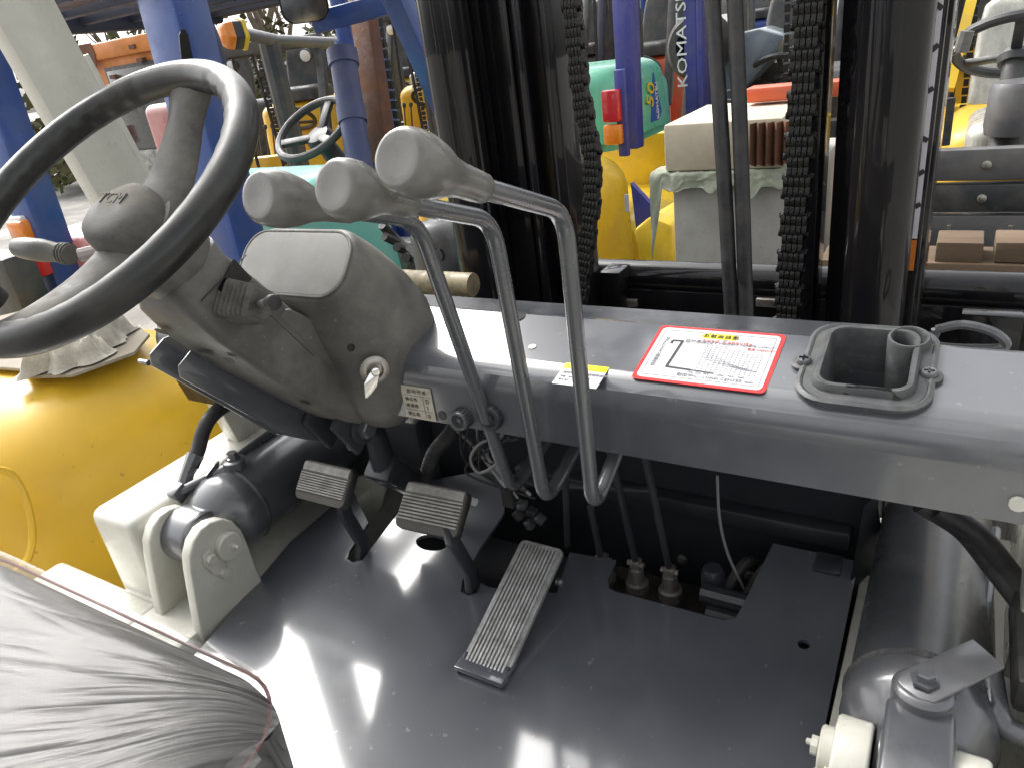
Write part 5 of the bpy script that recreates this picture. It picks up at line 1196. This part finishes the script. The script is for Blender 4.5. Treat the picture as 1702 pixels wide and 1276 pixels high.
for lab, (x, y), a, bo, ho, gu, ma, se, cw_, hz_, rf in FAR:
    truck(lab, (x, y, GZ), R_(a), bo, ho, gu, ma, seatm=se, cw=cw_, hz=hz_, roof=rf, mast_top=rf + .1, legw=.085, group='forklifts parked in rows behind', xw=.5, extras=True)
# hexagonal orange work lamp on a grey bar
wl = thing('work_lamp', 'orange and black hexagonal lamp on a grey bar above the steering wheel', 'lamp', dp(394, 57, 3.2))
c_ = dp(394, 57, 3.2); ax = V((-.28, -.95, .05)).normalized()
def hexr(r, h): x = ax.orthogonal().normalized(); y = ax.cross(x); return [c_ + ax * h + (x * math.cos(R_(60 * k)) + y * math.sin(R_(60 * k))) * r for k in range(6)]
b = MB(); b.loft([hexr(.045, -.035), hexr(.074, -.025), hexr(.074, -.008)]); b.build('rim_shell', M_yellow2, wl, bevel=.006)
b = MB(); b.loft([hexr(.066, -.008), hexr(.066, .03)]); b.build('lamp_body', M_charcoal, wl, bevel=.004)
b = MB(); b.loft([hexr(.068, .03), hexr(.060, .065), hexr(.03, .082)]); b.build('lens', M_lenso, wl, bevel=.006)
b = MB(); b.tube([c_ - ax * .03, dp(460, 68, 3.6), dp(640, 76, 4.2)], .028, 12); b.build('support_bar', M_ragrey, wl)
b = MB(); b.tube([dp(447, 72, 3.55), V((dp(447, 72, 3.55).x, dp(447, 72, 3.55).y, GZ))], .05, 10); b.build('support_post', M_charcoal, wl)

# ================================================================== trees behind the yard
M_bark = mat('bare_bark', (.16, .125, .09), .9, var=.25)
M_leaf = mat('dull_evergreen', (.085, .085, .035), .9, var=.5, dirt_scale=1.5)
def bare_tree(x, y, h, seed, lab):
    rnd = random.Random(seed); t = thing('bare_tree', lab, 'tree', (x, y, GZ), 0, 'bare trees along the yard'); trunk = MB(); crown = MB()
    def grow(mb, p, d, l, r, lev):
        q = p + d * l; mid = p + d * (l * .5) + V((rnd.uniform(-1, 1), rnd.uniform(-1, 1), 0)) * l * .05
        mb.tube([p, mid, q], [r, r * .85, r * .65], 5 if lev < 2 else 3, cap=False)
        if lev >= 5: return
        for k in range(3 if lev < 4 else 2):
            nd = (d + V((rnd.uniform(-1, 1), rnd.uniform(-1, 1), rnd.uniform(-.25, .7))) * .62).normalized(); grow(crown if lev >= 1 else mb, q - d * l * rnd.uniform(0, .35), nd, l * rnd.uniform(.62, .82), r * .6, lev + 1)
    grow(trunk, V((0, 0, 0)), V((0, 0, 1)), h * .30, h * .018, 0)
    part(trunk, 'trunk', M_bark, t); part(crown, 'crown', M_bark, t)
k = 0
TL = ['bare grey tree left of the blue post', 'bare tree just right of the blue post', 'bare tree above the orange lamp', 'bare tree between the lamp and the mirror', 'tall bare tree beside the mirror', 'bare tree right of the mirror above the blue crossbar']
for px in (205, 352, 405, 440, 470, 560):
    r = ray(px, 60); d = 26 + (k * 37 % 11); r2 = V((r.x, r.y, 0)); p = CAM_POS + r2.normalized() * d
    bare_tree(p.x, p.y, 7 + (k * 13 % 5), 11 + k, TL[k]); k += 1
def bush(x, y, rx, rz, n, seed, lab):
    rnd = random.Random(seed); t = thing('evergreen_bush', lab, 'bush', (x, y, GZ), 0, 'evergreen bushes along the yard'); b = MB()
    for i in range(n):
        a = rnd.uniform(0, 2 * math.pi); e = rnd.uniform(0, 1); rr = (rnd.random() ** .4) * (1 + .25 * math.sin(3 * a + seed) + .2 * math.sin(7 * a))
        c = V((math.cos(a) * rx * rr * math.sqrt(1 - e * e * .8), math.sin(a) * rx * rr * math.sqrt(1 - e * e * .8), rz * e * rr * .9 + .2)); s = rnd.uniform(.07, .2)
        n_ = V((rnd.uniform(-1, 1), rnd.uniform(-1, 1), rnd.uniform(-1, 1))).normalized(); u = n_.orthogonal().normalized() * s; v = n_.cross(u)
        b.add([c - u, c + v * .6, c + u, c - v * .6], [(0, 1, 2, 3)])
    part(b, 'foliage', M_leaf, t)
    b = MB(); b.tube([(0, 0, 0), (.05, .02, rz * .6)], [.12, .05], 6); part(b, 'trunk', M_bark, t)
BL = ['evergreen bush seen over the orange cab', 'evergreen bush left of the orange lamp', 'evergreen bush right of the orange lamp', 'evergreen bush under the mirror', 'evergreen bush behind the brown mast post', 'evergreen bush far left behind the white pillar']
for k, (px, d, rx, rz) in enumerate(((215, 22, 2.6, 3.1), (330, 24, 2.4, 2.9), (430, 23, 2.5, 3.2), (520, 25, 2.6, 2.8), (620, 24, 2.6, 3.2), (60, 22, 2.6, 3.0))):
    r = ray(px, 60); r2 = V((r.x, r.y, 0)).normalized() * d; bush(CAM_POS.x + r2.x, CAM_POS.y + r2.y, rx, rz, 1700, 40 + k, BL[k])
